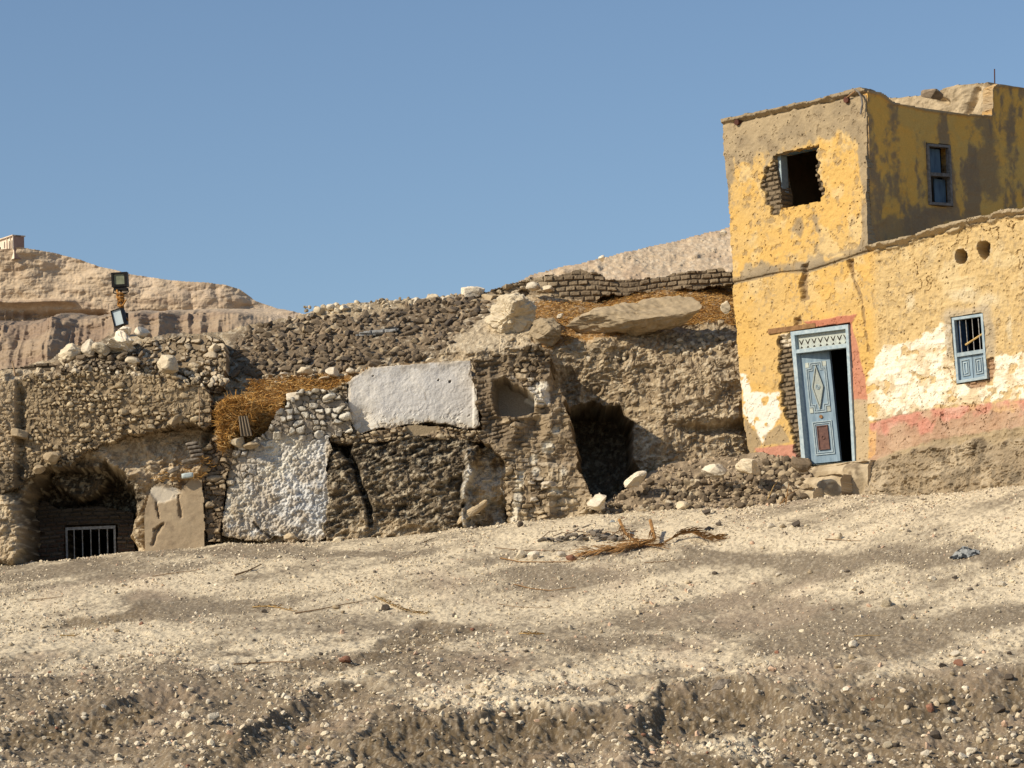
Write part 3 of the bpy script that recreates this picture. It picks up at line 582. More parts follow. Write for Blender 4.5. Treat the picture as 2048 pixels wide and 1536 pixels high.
# ridge of a fallen rubble wall with a broken right end
RW = [(120, 745), (140, 722), (170, 708), (200, 694), (250, 690), (300, 682), (350, 674), (400, 668), (440, 674), (453, 695), (454, 780), (440, 790), (400, 790), (330, 775), (200, 770)]
def d_rw(s, t, u, v):
    r, idd, e = stonework(s, t, 521, .12, .085, warp=.12, rows=False); c = flat(s.shape, (.25, .19, .12))
    st_ = mixc(flat(s.shape, (.27, .21, .135)), (.50, .41, .285), ss(.3, .8, idd+.35*(fbm(s*1.2, t*1.5, 3, 522)-.5)*2))
    c = c*(1-e[..., None])+st_*e[..., None]; dk = pm(u, v, [(120, 720), (180, 700), (240, 690), (310, 690), (280, 740), (120, 745)], 6, 14); c = mixc(c, (.15, .118, .083), .7*dk)
    return r*1.4+(fbm(s*1.3, t*1.5, 4, 523)-.5)*.3-.006*0, c
wall_thing('fallen_stone_wall', 'slumped heap-like stub of rubble wall with a broken dark right end below the lamp post', 'wall', RW, 56.75, d_rw, 1.6, base=lambda s, t: -np.clip(t+.05, 0, 3)*1.25, back=False)
# low mud brick wall at far left
def d_mb(seed, col=(.20, .152, .102)):
    def f(s, t, u, v):
        r, idd, m = brickwork(s, t, seed, .23, .085, .035, .35, .10); c = mixc(flat(s.shape, tuple(x*.68 for x in col)), col, m); c = mixc(c, (.29, .225, .155), .6*m*ss(.6, 1, idd))
        return r+(fbm(s*2, t*2, 3, seed+9)-.5)*.05, c
    return f
wall_thing('mud_brick_wall', 'dark low mud brick wall at the left edge behind the rubble wall', 'wall', [(-250, 745), (0, 740), (30, 735), (60, 728), (100, 724), (122, 735), (120, 775), (-250, 800)], 57.2, d_mb(531, (.135, .105, .073)), .35, rag=4, back=True)
# brick infill and barred opening in the cave
YB = 57.1
BI = [(86, 1000), (120, 1018), (200, 1012), (268, 1025), (272, 1130), (235, 1130), (234, 1050), (130, 1050), (130, 1135), (60, 1140), (66, 1030)]
def d_bi(s, t, u, v):
    r, idd, m = brickwork(s, t, 541, .20, .075, .03, .3, .05); c = mixc(flat(s.shape, (.13, .11, .085)), (.15, .078, .052), m); c = mixc(c, (.28, .225, .16), ((idd > .75) | (v < 1032))*m*.6); c = mixc(c, NEAR_BLACK, .45+.45*ss(1085, 1030, v))  # cave shade put into the brick colour, darkest at the top
    return r, c
bw, frb = wall_thing('brick_infill_wall', 'shaded red brick wall filling the cave mouth around a barred opening', 'wall', BI, YB, d_bi, .3, rag=3, step=.014)
go = empty('barred_window', at(181, 1112, YB), 'dusty grey iron window grille with vertical bars low in the cave mouth', 'window grille')
fg = Fr(at(181, 1112, YB-.02), 0)
def rect(fr, u0, v0, u1, v1): a = fr.st(u0, v0); b = fr.st(u1, v1); return min(a[0], b[0]), max(a[0], b[0]), min(a[1], b[1]), max(a[1], b[1])
a0 = fg.st(131, 1056)[0]; a1 = fg.st(231, 1053)[0]; b1 = fg.st(181, 1053)[1]; b0 = fg.st(133, 1150)[1]
m = MB(); m.box(fg, a0, a1, b1-.05, b1, -.03, .01); m.box(fg, a0, a0+.035, b0, b1-.05, -.03, .01); m.box(fg, a1-.035, a1, b0, b1-.05, -.03, .01); m.box(fg, a0+.035, a1-.035, b0, b0+.04, -.03, .01); m.build('window_frame', M['iron'], go)
for i in range(5):
    m = MB(); x_ = a0+(a1-a0)*(i+1)/6; m.tube([fg.p(x_, b0+.04, -.01), fg.p(x_, b1-.05, -.01)], .011, 6); m.build('bar', M['iron'], go)
# black chamber behind it
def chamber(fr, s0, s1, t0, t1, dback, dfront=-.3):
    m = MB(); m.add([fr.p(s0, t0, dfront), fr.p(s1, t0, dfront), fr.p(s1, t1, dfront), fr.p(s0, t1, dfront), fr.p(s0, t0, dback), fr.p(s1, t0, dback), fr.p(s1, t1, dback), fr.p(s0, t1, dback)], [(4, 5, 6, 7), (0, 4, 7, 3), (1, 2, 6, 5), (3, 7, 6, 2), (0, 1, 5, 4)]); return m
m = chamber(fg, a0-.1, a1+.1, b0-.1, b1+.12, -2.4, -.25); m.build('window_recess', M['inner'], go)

# smooth mud plaster pier with gouges
MP = [(290, 1110), (287, 1050), (288, 1016), (300, 975), (318, 965), (345, 972), (362, 978), (385, 955), (404, 958), (409, 1000), (410, 1110)]
def d_mp(s, t, u, v):
    d = (fbm(s*1.5, t*1.5, 4, 551)-.5)*.06+(fbm(s*12, t*12, 3, 552)-.5)*.008; c = mixc(flat(s.shape, (.36, .275, .18)), (.42, .33, .22), fbm(s*3, t*3, 4, 553)); c = mixc(c, (.28, .21, .14), .5*ss(.6, .7, fbm(s*9, t*9, 3, 555)))
    for pts, w_ in (([(312, 1006), (318, 1036)], .8), ([(356, 990), (362, 1035)], 2), ([(322, 1052), (310, 1070), (306, 1090)], 3), ([(308, 1060), (325, 1048)], 1.5)):
        g = ss(w_+3, 0, seg(u, v, pts)+7*(fbm(s*15, t*15, 3, 556)-.5)); d = d-.06*g; c = mixc(c, (.2, .15, .1), .6*g)
    wm = pm(u, v, [(300, 975), (350, 970), (360, 985), (335, 1000), (315, 1005), (302, 992)], 4, 8); c = mixc(c, (.62, .56, .46), .8*wm); d = d-.03*wm
    return d, c
wall_thing('mud_plaster_pier', 'smooth tan mud plaster pier with long gouges right of the cave mouth', 'wall', MP, 55.85, d_mp, .5, rag=3, m='wall')

# whitewashed wall, bare stones on top
WW = [(573, 786), (664, 786), (700, 800), (704, 862), (664, 880), (661, 910), (658, 965), (665, 1030), (660, 1076), (600, 1082), (545, 1077), (445, 1076), (446, 1008), (459, 943), (473, 893), (500, 880), (538, 864), (552, 826), (567, 808)]
def d_ww(s, t, u, v):
    r, idd, e = stonework(s, t, 561, .135, .10, h=.11, warp=.10, rows=True); top = 1-ss(858, 888, v+14*(fbm(s*3, t*3, 3, 562)-.5)*2+.12*(u-600)*0)
    lft = ss(560, 470, u+40*(fbm(s*2, t*2, 3, 563)-.5))*ss(1010, 940, v)*.8; k = np.clip(top+lft, 0, 1)
    sp = fbm(s*16, t*16, 3, 564); sp2 = fbm(s*6, t*6, 3, 565)
    sp3 = wor(s*17, t*17, 560)[0]; d = r*k+(1-k)*((sp-.5)*.10+(sp2-.5)*.09+np.clip(.5-sp3, 0, 1)*.06)+(fbm(s*1.2, t*1.2, 3, 566)-.5)*.15
    wh = mixc(flat(s.shape, (.62, .60, .56)), (.54, .54, .53), ss(.4, .7, fbm(s*2.4, t*2.4, 4, 567))); wh = mixc(wh, (.64, .60, .51), ss(.5, .7, fbm(s*1.1, t*1.5, 3, 568)))
    c = wh; c = mixc(c, (.43, .40, .35), k*.55*ss(.3, .7, hsh(np.floor(idd*5e4), 0*u, 4))); c = mixc(c, (.24, .20, .155), k*(1-e)*.9); c = mixc(c, (.27, .225, .17), k*e*(idd < .38)*.85); c = mixc(c, (.34, .29, .22), (1-k)*.6*ss(.57, .68, sp2)); c = mixc(c, (.36, .34, .31), (1-k)*.6*ss(.45, .25, sp))
    edge = ss(-14, 2, sd(u, v, WW)+14*(fbm(s*7, t*7, 3, 569)-.5)); c = mixc(c, (.34, .27, .18), .8*edge*ss(880, 900, v)); c = mixc(c, (.33, .27, .19), .6*edge*lft); c = mixc(c, (.36, .29, .2), .55*ss(.52, .66, fbm(s*2.2, t*3, 5, 560))*ss(880, 960, v))
    cr = seg(u, v, [(508, 1046), (520, 1060), (541, 1074)]); d = d-.06*ss(4, 1, cr); c = mixc(c, (.1, .08, .06), ss(4, 1.5, cr)*.7)
    return d, c
wall_thing('whitewashed_wall', 'bumpy bluish white limewashed wall with bare stones along its top', 'wall', WW, 55.95, d_ww, .6, rag=13)
# smooth white plaster panel
PP = [(694, 763), (716, 748), (743, 733), (850, 724), (944, 719), (943, 750), (952, 776), (961, 849), (952, 858), (939, 858), (900, 850), (869, 846), (833, 846), (795, 855), (760, 858), (722, 867), (705, 852), (699, 817)]
def d_pp(s, t, u, v):
    d = (fbm(s*1.2, t*1.2, 4, 571)-.5)*.05+(fbm(s*9, t*9, 4, 572)-.5)*.018+(fbm(s*30, t*30, 2, 573)-.5)*.006
    c = mixc(flat(s.shape, (.66, .64, .61)), (.72, .69, .64), ss(.4, .65, fbm(s*2.2, t*2.2, 4, 574))); c = mixc(c, (.70, .665, .58), .7*ss(820, 850, v))
    e = sd(u, v, PP)+8*(fbm(s*10, t*10, 3, 575)-.5)
    top = ss(26, 4, v-np.interp(u, [694, 743, 944], [763, 733, 719])); c = mixc(c, (.40, .35, .28), .6*top*ss(.35, .6, fbm(s*6, t*10, 3, 576)))
    d = d-.012*ss(-4, -1, e); c = mixc(c, (.50, .40, .27), .5*ss(-7, -1, e))
    dim = np.exp(-(((u-722)/26)**2+((v-836)/24)**2)); d = d-.10*dim; c = mixc(c, (.50, .44, .35), .5*dim)
    for a, b, q in ((877, 760, 1.2), (900, 763, 1.9), (746, 752, .8)):
        g = ss(q+1.5, q-.5, np.hypot(u-a, v-b)); d = d-.06*g; c = mixc(c, (.08, .06, .045), g)
    cr = seg(u, v, [(850, 785), (851, 800)]); c = mixc(c, (.3, .25, .19), ss(2, .5, cr)*.7)
    rim = ss(944, 949, u)*ss(725, 735, v); d = d+.02*rim; c = mixc(c, (.74, .71, .64), .8*rim); ch = fbm(s*14, t*14, 3, 579); lowp = ss(835, 848, v+12*(fbm(s*3, t*3, 3, 578)-.5)*2-.0*u); c = mixc(c, (.46, .38, .27), .7*lowp*ss(.45, .6, ch)); d = d-.015*ss(.6, .66, ch)*ss(800, 850, v)
    return d, c
wall_thing('white_plaster_wall', 'smooth greyish white plastered wall panel above the blackened rock', 'wall', PP, 56.1, d_pp, .9, ang=-7, rag=4, m='wall')
# courses of rough stone under and left of the panel
UC = [(655, 785), (694, 765), (700, 850), (722, 868), (760, 860), (835, 848), (940, 860), (965, 862), (960, 885), (900, 880), (830, 872), (760, 885), (700, 890), (660, 885), (650, 830)]
def d_uc(s, t, u, v):
    r, idd, e = stonework(s, t, 581, .11, .07, warp=.05); c = mixc(flat(s.shape, (.25, .19, .125)), (.44, .36, .245), e*ss(.2, .8, idd)); mp_ = pm(u, v, [(815, 848), (870, 846), (885, 862), (840, 872), (810, 866)], 3, 5)
    c = mixc(c, (.30, .235, .15), mp_); wl = pm(u, v, [(660, 790), (700, 790), (705, 850), (660, 850)], 6, 10); c = mixc(c, (.56, .53, .48), .5*wl*e); return r*(1-mp_), c
wall_thing('stone_footing', 'thin band of small brown stones under the white plaster panel', 'wall', UC, 56.05, d_uc, .7, rag=4)
# ruined pier with niche
RP = [(946, 722), (985, 706), (1030, 704), (1062, 690), (1092, 700), (1104, 716), (1104, 748), (1128, 790), (1136, 830), (1140, 870), (1158, 930), (1176, 975), (1190, 1015), (1186, 1060), (1015, 1065), (1012, 990), (1008, 925), (985, 895), (955, 875), (962, 850), (954, 776)]
def d_rp(s, t, u, v):
    r, idd, e = stonework(s, t, 591, .15, .08, h=.09, warp=.10); mudm = ss(.42, .60, fbm(s*2.2, t*2.6, 4, 599)); r = r*(1-.65*mudm); e = e*(1-.7*mudm); b, bi, bm = brickwork(s, t, 595, .19, .075, .035, .6, .12)
    k = pm(u, v, [(946, 722), (1000, 715), (1000, 850), (1060, 880), (1060, 900), (960, 880), (962, 850)], 6, 10)
    d = r*(1-k)+b*k+(rdg(s*1.6, t*1.8, 4, 596)-.5)*.36
    c = mixc(flat(s.shape, (.26, .20, .13)), (.46, .37, .25), e*ss(.25, .75, idd)); c = mixc(c, (.62, .56, .46), .85*e*(idd > .85)); c = mixc(c, (.17, .13, .088), k*.85*bm+.7*(idd < .3)*(1-k)); c = mixc(c, (.155, .12, .082), k*(1-bm))
    top = ss(760, 715, v+15*(fbm(s*3, t*3, 3, 6)-.5)); c = mixc(c, (.165, .128, .087), .7*top)
    low = ss(900, 980, v); c = mixc(c, (.50, .41, .28), .55*low*ss(.4, .6, fbm(s*2.5, t*2.5, 4, 597)))
    nn = sd(u, v, [(990, 766), (1004, 756), (1020, 764), (1045, 780), (1066, 800), (1072, 826), (1030, 832), (998, 824), (990, 800)])+16*(fbm(s*4, t*4, 3, 609)-.5)
    g = ss(3, -5, nn); d = d*(1-g)-.50*g+.07*np.exp(-((nn-6)/5)**2); c = mixc(c, (.33, .285, .225), .85*g)
    wm = pm(u, v, [(1074, 764), (1098, 762), (1099, 808), (1085, 816), (1064, 806), (1050, 795), (1060, 780)], 2, 9); c = mixc(c, (.70, .65, .55), .85*wm)
    for (a, b_, q) in ((1112, 862, 9), (1096, 893, 13), (1068, 918, 9), (1072, 945, 8), (1112, 985, 8), (1128, 945, 9)): c = mixc(c, (.66, .61, .50), .8*ss(q+3, q-4, np.hypot(u-a, v-b_)+8*(fbm(s*9, t*9, 2, 598)-.5)))
    sl = pm(u, v, [(1036, 945), (1048, 942), (1044, 1000), (1034, 1050), (1018, 1055), (1028, 1000)], 2, 5); c = mixc(c, (.66, .60, .48), .85*sl)
    dkm = pm(u, v, [(1120, 900), (1150, 880), (1180, 990), (1172, 1005), (1140, 980)], 4, 8); c = mixc(c, (.27, .205, .135), .6*dkm)  # shade of the pier's right face put into the colour
    return d, c
wall_thing('ruined_pier', 'broken stone and mud brick pier with a shallow niche beside the dark tomb mouth', 'wall', RP, 55.7, d_rp, 2.2, base=lambda s, t: -.12*np.clip(t, -3, 3), ang=3, rag=11)
boulder('leaning_slab', 'long pale slab leaning against the limewashed rock at the foot of the blackened face', 'stone', 948, 1022, 55.75, 84, 22, .25, 14, 'tan', 4, (0, -.68, 0), boxy=.3)
# mud brick wall on top at right
TB = [(1056, 560), (1076, 551), (1120, 548), (1164, 540), (1193, 544), (1219, 556), (1278, 560), (1325, 551), (1383, 541), (1470, 536), (1560, 530), (1560, 560), (1462, 568), (1339, 583), (1281, 585), (1216, 595), (1193, 606), (1105, 602), (1058, 588)]
def d_tb(s, t, u, v):
    up = ss(1130, 1160, u)*ss(1290, 1250, u); r, idd, m = brickwork(s+.05*(fbm(s*4, t*4, 3, 602)-.5), t, 601, .19, .10, .035, .6, .16); c = mixc(flat(s.shape, (.185, .14, .093)), (.28, .215, .14), m*(.5+.5*idd)); c = mixc(c, (.34, .27, .18), .6*m*ss(.7, 1, idd))
    c = mixc(c, (.42, .34, .23), .7*ss(1170, 1080, u)*ss(.4, .6, fbm(s*3, t*3, 3, 7))); mm = ss(.5, .65, fbm(s*1.5, t*4, 3, 609)); c = mixc(c, (.30, .24, .165), .6*mm); return r*(1-.6*mm)+(fbm(s*2, t*2, 3, 608)-.5)*.16, c
wall_thing('mud_brick_wall', 'wavy weathered mud brick wall along the hilltop left of the yellow house', 'wall', TB, 59.75, d_tb, .4, rag=9, back=True)
def d_rk(seed, c0=(.27, .21, .14), c1=(.50, .42, .30)):
    def f(s, t, u, v):
        r, idd, e = stonework(s, t, seed, .16, .09, warp=.1); return r*1.3, mixc(flat(s.shape, c0), c1, e*ss(.3, .9, idd))
    return f
wall_thing('stone_ledge', 'low crumbling course of grey stones between the white block and the brick wall', 'wall', [(965, 585), (1000, 575), (1036, 562), (1062, 553), (1080, 560), (1076, 585), (1030, 600), (975, 605)], 59.9, d_rk(611), .5, rag=4, back=True)
wall_thing('stone_course', 'short course of blue-grey limed bricks among the fallen bricks', 'wall', [(706, 666), (740, 660), (790, 652), (800, 658), (794, 664), (750, 672), (712, 674)], 58.25, d_mb(615, (.34, .34, .33)), .3, rag=2)
wall_thing('stone_terrace', 'step of slabs and mud carrying the straw beside the limewashed wall', 'wall', [(404, 900), (430, 870), (460, 890), (470, 905), (455, 950), (445, 1005), (443, 1085), (412, 1090), (408, 960)], 55.98, d_rk(621, (.2, .15, .1), (.38, .3, .2)), .5, rag=6)

# ---- individual boulders
boulder('boulder', 'huge pale rounded boulder on the slope beside the straw', 'boulder', 1030, 634, 57.9, 92, 88, .9, 21, 'pale', 5, (0, -.5, 0), 5, .2)
boulder('boulder', 'egg-shaped tan boulder just right of the huge pale one', 'boulder', 1090, 662, 57.5, 54, 52, .5, 22, 'tan', 5, (0, -.6, 0), 5, .2)
boulder('rock_slab', 'long flat overhanging rock slab lying in the straw', 'boulder', 1283, 632, 57.75, 262, 50, 1.1, 23, 'tan', 5, (0, -.10, 0), 5, .07, .15)
boulder('stone_block', 'big square white stone block on the skyline', 'stone', 947, 583, 60.0, 48, 30, .5, 24, 'paleb', 4, (.2, -.05, 0), 4, .05, .7)
boulder('stone_block', 'flat pale stone beside the square white block on the skyline', 'stone', 978, 596, 59.8, 32, 18, .4, 29, 'tan', 3, (.2, -.05, 0), 4, .05, .5)
boulder('stone', 'pale stone under the left end of the hilltop brick wall', 'stone', 1068, 574, 59.4, 30, 18, .3, 25, 'paleb', 4)
boulder('stone', 'second pale stone wedged under the hilltop brick wall', 'stone', 1098, 578, 59.4, 30, 15, .3, 26, 'pale', 4)
boulder('stone', 'white stone on the straw beside the yellow house wall', 'stone', 1452, 614, 58.1, 28, 26, .3, 27, 'pale', 4)
boulder('stone', 'smaller stone on the straw below the white one by the yellow house', 'stone', 1440, 645, 57.6, 16, 15, .2, 28, 'tan', 3)
boulder('stone', 'bright white stone in the straw above the tan boulder', 'stone', 1120, 632, 58.0, 16, 10, .2, 39, 'paleb', 3)
boulder('boulder', 'big jagged cream rock at the foot of the floodlight post', 'boulder', 240, 692, 57.15, 72, 54, .8, 31, 'paleb', 5, (0, .2, 0), 12, .14)
boulder('boulder', 'pale rock supporting the floodlight post', 'boulder', 248, 664, 57.5, 38, 28, .5, 32, 'paleb', 4, (0, .1, 0), 11, .12)
boulder('boulder', 'white angular rock just right of the floodlight post', 'boulder', 283, 667, 57.5, 28, 22, .4, 33, 'paleb', 4, (0, .3, 0), 11)
boulder('boulder', 'pale low rock left of the jagged cream rock', 'boulder', 206, 698, 57.0, 36, 22, .5, 34, 'pale', 4, (0, .3, 0), 11)
boulder('boulder', 'leaning cream rock second from the left on the ridge', 'boulder', 176, 700, 57.2, 36, 32, .5, 35, 'paleb', 4, (0, -.3, 0), 8, .1, .3)
boulder('boulder', 'leftmost cream rock on the ridge above the dark bricks', 'boulder', 136, 710, 57.2, 50, 38, .5, 36, 'pale', 4, (0, -.4, 0), 8)
boulder('stone', 'squarish tan stone in the middle of the slumped wall', 'stone', 265, 723, 56.6, 28, 17, .25, 37, 'pale', 3, (0, .2, 0), 9, .08, .3)
boulder('boulder', 'broad cream stone in the right half of the slumped wall', 'boulder', 338, 728, 56.45, 46, 30, .4, 38, 'pale', 4)
boulder('stone', 'cream stone by the straw at the top of the limewashed wall', 'stone', 476, 885, 55.9, 30, 18, .3, 41, 'pale', 4)
boulder('stone', 'grey stone right of the cream one above the limewashed wall', 'stone', 500, 890, 55.85, 34, 16, .3, 42, 'tan', 4)
boulder('stone_block', 'squared white limed block at the top left of the limewashed wall', 'stone', 586, 794, 55.95, 28, 16, .25, 43, 'paleb', 3, (0, -.05, 0), 3, .05, .75)
boulder('boulder', 'pale pointed boulder at the foot of the ruined pier', 'boulder', 1197, 1003, 55.2, 50, 36, .5, 44, 'paleb', 5, (0, -.2, 0), 10)
boulder('boulder', 'pale tilted boulder on the rubble heap at the tomb mouth', 'boulder', 1272, 961, 55.6, 48, 28, .5, 45, 'paleb', 5, (0, -.5, 0), 9)
boulder('boulder', 'bright cream flat boulder on top of the rubble heap', 'boulder', 1431, 941, 55.3, 48, 22, .4, 46, 'paleb', 4, (0, .05, 0), 10)
boulder('boulder', 'tan rounded boulder on the rubble heap near the blue door', 'boulder', 1498, 936, 55.0, 50, 34, .5, 47, 'pale', 5, (0, 0, 0), 7)
boulder('stone_block', 'clump of fallen mud bricks left of the door sill', 'stone', 1600, 930, 54.6, 36, 26, .35, 48, 'brick', 4, (0, .1, 0), 5, .12, .5)
boulder('stone', 'pale stone lying at the foot of the blackened rock face', 'stone', 678, 1084, 55.6, 24, 18, .3, 49, 'pale', 3)
boulder('stone', 'flat tan triangular stone leaning on the base of the limewashed wall', 'stone', 582, 1074, 55.7, 26, 14, .2, 50, 'tan', 3)
boulder('stone', 'pale stone lower left in the rubble heap by the door', 'stone', 1365, 1012, 54.9, 26, 18, .25, 51, 'pale', 3)
boulder('block', 'small pale blue-grey brick lying on the bank above the mud plaster pier', 'block', 375, 951, 55.6, 24, 10, .14, 52, 'slab', 2, (.2, -.12, 0), 0, .01, .95)
for k, (a, b) in enumerate(((384, 888), (388, 895), (391, 903), (394, 911))):
    boulder('stone_slab', ('top', 'second', 'third', 'lowest')[k]+' thin grey slab of the small stack left of the straw', 'slab', a, b, 55.8, 26, 6, .2, 60+k, 'shard', 2, (.1*k, -.1, 0), 0, .02, .9)
for k, (a, b, r_) in enumerate(((382, 922, -.1), (347, 941, -.45))):
    boulder('stone_slab', ('long flat grey slab lying above the pale blue-grey brick', 'tilted grey slab left of the pale blue-grey brick')[k], 'slab', a, b, 55.7, 38-k*8, 8, .2, 66+k, 'shard', 3, (0, r_, 0), 3, .03, .8)
for i, (u_, v_, w_, h_) in enumerate(((640, 618, 22, 18), (662, 609, 16, 14), (672, 618, 20, 14), (690, 611, 18, 14), (712, 618, 34, 20), (735, 606, 18, 14), (746, 620, 40, 26), (757, 606, 16, 12), (778, 604, 20, 14), (793, 600, 18, 14), (812, 598, 22, 12), (830, 597, 18, 12), (868, 592, 26, 16),
                               (888, 594, 20, 10), (590, 636, 18, 12), (560, 642, 14, 10), (905, 592, 24, 10), (622, 626, 20, 14), (1448, 462, 0, 0), (1204, 512, 0, 0), (610, 742, 28, 16), (665, 745, 26, 18), (648, 757, 20, 8), (568, 748, 14, 8), (540, 752, 14, 8), (700, 742, 18, 10), (430, 690, 18, 18), (1110, 605, 12, 8), (860, 720, 16, 8))):
    if w_ == 0: boulder('stone', 'lone pale stone sitting on the skyline of the stony hill '+('near the yellow house' if i == 18 else 'above the brick wall'), 'stone', u_, v_+5, 81.6, 14, 12, .3, 90+i, 'paleb', 3); continue
    g = 'skyline'if v_ < 700 else 'straw'
    boulder('stone', 'cream limestone lump among others on the crest of the fallen brick slope' if g == 'skyline' else 'small cream stone dotted along the straw edge below the fallen bricks', 'stone', u_, v_+(5 if v_ < 700 else 0), 59.9 if v_ < 700 and u_ > 700 else (59.4 if v_ < 680 else 57.0), w_*1.1, h_, .28, 90+i, 'paleb' if i % 2 else 'pale', 3, (0, rng.uniform(-.4, .4), 0), 9, .1, 0, 'cream stones on the crest' if g == 'skyline' else 'cream stones along the straw')

# ================================================================== THE YELLOW HOUSE
FA = 44.0
HO = at(1741, 487, 55.0)                      # foot of the tower corner, on the front wall plane
HF = Fr(HO, FA); gz0 = HO[2]
house = empty('mud_brick_house', tuple(at(1741, 960, 55.0)), 'tall yellow mud brick house with blue door and peeling white and pink paint', 'house')
OUT = [(1444, 238), (1446, 300), (1452, 360), (1458, 440), (1465, 540), (1466, 600), (1472, 680), (1480, 760), (1488, 850), (1500, 912), (1508, 1060), (2400, 1060), (2400, 372), (2200, 398), (2100, 408), (2045, 418), (2010, 420), (1985, 431), (1950, 436), (1900, 448), (1858, 461), (1835, 470), (1800, 479), (1744, 489), (1738, 380), (1733, 178), (1724, 173), (1640, 197), (1560, 214), (1480, 231)]
WIN1 = [(1547, 312), (1560, 307), (1628, 292), (1633, 312), (1627, 338), (1630, 360), (1637, 384), (1639, 401), (1600, 410), (1562, 418), (1557, 380), (1550, 340)]
DOOR = [(1583, 662), (1698, 647), (1711, 925), (1605, 940)]
WIN2 = [(1905, 636), (1967, 627), (1976, 757), (1915, 767)]
HOLES = [(1922, 512, 13, 15), (1968, 499, 14, 18)]
def d_front(s, t, u, v):
    rough = fbm(s*14, t*14, 4, 701); mid = fbm(s*2.5, t*2.5, 4, 702); big = fbm(s*.7, t*.7, 3, 703)
    vcr = np.interp(u, [1465, 1560, 1620, 1680, 1745], [566, 545, 541, 521, 500])     # storey line
    tower = (v < vcr) & (u < 1745); right = ss(1735, 1765, u)
    d = (rough-.5)*.02+(mid-.5)*.03+(big-.5)*.05+right*((rdg(s*5, t*5, 4, 704)-.5)*.05)
    tan_ = mixc(flat(s.shape, (.385, .30, .185)), (.30, .235, .15), ss(.35, .7, fbm(s*4, t*4, 4, 705)))
    c = tan_
    # yellow wash, patchy on the tower
    vtop = np.interp(u, [1444, 1730], [238, 175])
    bias = np.where(tower, .56+.20*ss(60, 150, v-vtop)-.5*ss(105, 30, v-vtop)-.25*ss(36, 4, vcr-v)-.3*ss(1475, 1452, u)-.4*ss(1708, 1722, u-(v-200)*.03), 1.25-.30*right-.5*ss(5, 0, v-vcr)*(1-right)-.9*ss(800, 850, v)*right-.9*ss(905, 925, v)-.35*right*ss(560, 440, v+.25*(u-1745)))
    n = .55*fbm(s*1.6, t*1.3, 4, 706)+.45*fbm(s*7, t*5, 4, 707)
    ym = ss(.62, .50, n+.62-bias); ycol = mixc(flat(s.shape, YEL), (.60, .40, .15), ss(.4, .7, fbm(s*1.3, t*2.2, 3, 708))); ycol = mixc(ycol, (.56, .41, .20), right*.9)
    c = mixc(c, ycol, ym*(.93-.0*right)); c = mixc(c, (.66, .55, .34), .35*ss(.55, .7, fbm(s*3, t*3, 4, 709))*ym*ss(640, 560, v))
    # drip stains of bare mud under the broken window
    for p in ([(1590, 435), (1604, 432), (1608, 455), (1600, 480), (1588, 462)], [(1624, 430), (1634, 428), (1642, 470), (1630, 462)], [(1680, 530), (1686, 530), (1686, 550), (1680, 548)]): c = mixc(c, (.25, .195, .13), .8*pm(u, v, p, 3, 4))
    tb = ss(16, 8, np.abs(v-vcr+5))*ss(1745, 1730, u)*ss(.35, .6, fbm(s*3, t*9, 3, 711)+.12); c = mixc(c, (.27, .215, .145), .75*tb*(v < vcr+4))
    # flakes and pits
    fl = fbm(s*9, t*8, 4, 712); c = mixc(c, (.25, .19, .12), ss(.66, .74, fl)*(.6-.35*(~tower))); c = mixc(c, (.33, .255, .16), .55*ss(.55, .72, fbm(s*22, t*20, 3, 781))*ss(.4, .6, mid)); d = d-.012*ss(.64, .70, fl)
    pit = wor(s*14, t*14, 713); pk = (pit[0] < .05+.16*hsh(np.floor(pit[2]*9e4), pit[2]*0, 3)*fbm(s*2, t*2, 2, 77))*(pit[2] > .80); c = mixc(c, (.12, .09, .06), .75*pk); d = d-.02*pk
    # white zones
    WR = [(1738, 846), (1733, 800), (1734, 757), (1752, 722), (1770, 690), (1800, 687), (1830, 683), (1850, 668), (1872, 660), (1884, 640), (1900, 655), (1904, 720), (1915, 770), (1985, 770), (1984, 722), (2005, 712), (2060, 702), (2400, 660), (2400, 765), (2060, 797), (1938, 809), (1859, 818), (1795, 831)]
    wm = pm(u, v, WR, 2.5, 7, .09); wcol = mixc(flat(s.shape, WASH), (.62, .50, .33), ss(.45, .7, fbm(s*4, t*4, 4, 714)))
    wm = wm*(1-.9*ss(.60, .66, fbm(s*5, t*6, 4, 715)+.04*ss(1800, 1760, u))); c = mixc(c, wcol, wm); d = d+.012*wm
    for a, b, p, q in ((1822, 606, 11, 20), (2020, 655, 6, 26), (1930, 590, 40, 18), (1975, 600, 25, 20)): c = mixc(c, (.60, .52, .36), .6*ss(1.2, .4, np.hypot((u-a)/p, (v-b)/q)+.6*(fbm(s*5, t*5, 3, 716)-.5)))
    WL = [(1480, 748), (1500, 750), (1501, 786), (1558, 785), (1562, 834), (1536, 866), (1527, 892), (1512, 860), (1490, 828)]
    m = pm(u, v, WL, 2, 5, .09); c = mixc(c, (.74, .70, .60), m*ss(.66, .58, fbm(s*6, t*7, 3, 717)))
    m = pm(u, v, [(1488, 835), (1512, 862), (1524, 892), (1512, 900), (1500, 915), (1490, 860)], 2, 4); c = mixc(c, (.30, .24, .16), .8*m)
    m = pm(u, v, [(1530, 872), (1560, 850), (1582, 885), (1528, 893)], 2, 4); c = mixc(c, (.32, .25, .16), .8*m)
    # pink bands
    PR = [(1737, 846), (1795, 832), (1859, 819), (1938, 810), (2060, 797), (2400, 765), (2400, 830), (2060, 850), (1938, 868), (1868, 880), (1790, 905), (1738, 925)]
    m = pm(u, v, PR, 3, 4, .09); fade = ss(.72, .5, fbm(s*3, t*3, 4, 718)+.35*ss(835, 885, v+.10*(u-1800)))
    pc = mixc(flat(s.shape, PINK), (.57, .33, .25), ss(.4, .7, fbm(s*4, t*4, 3, 719))); c = mixc(c, pc, m*(.35+.65*fade))
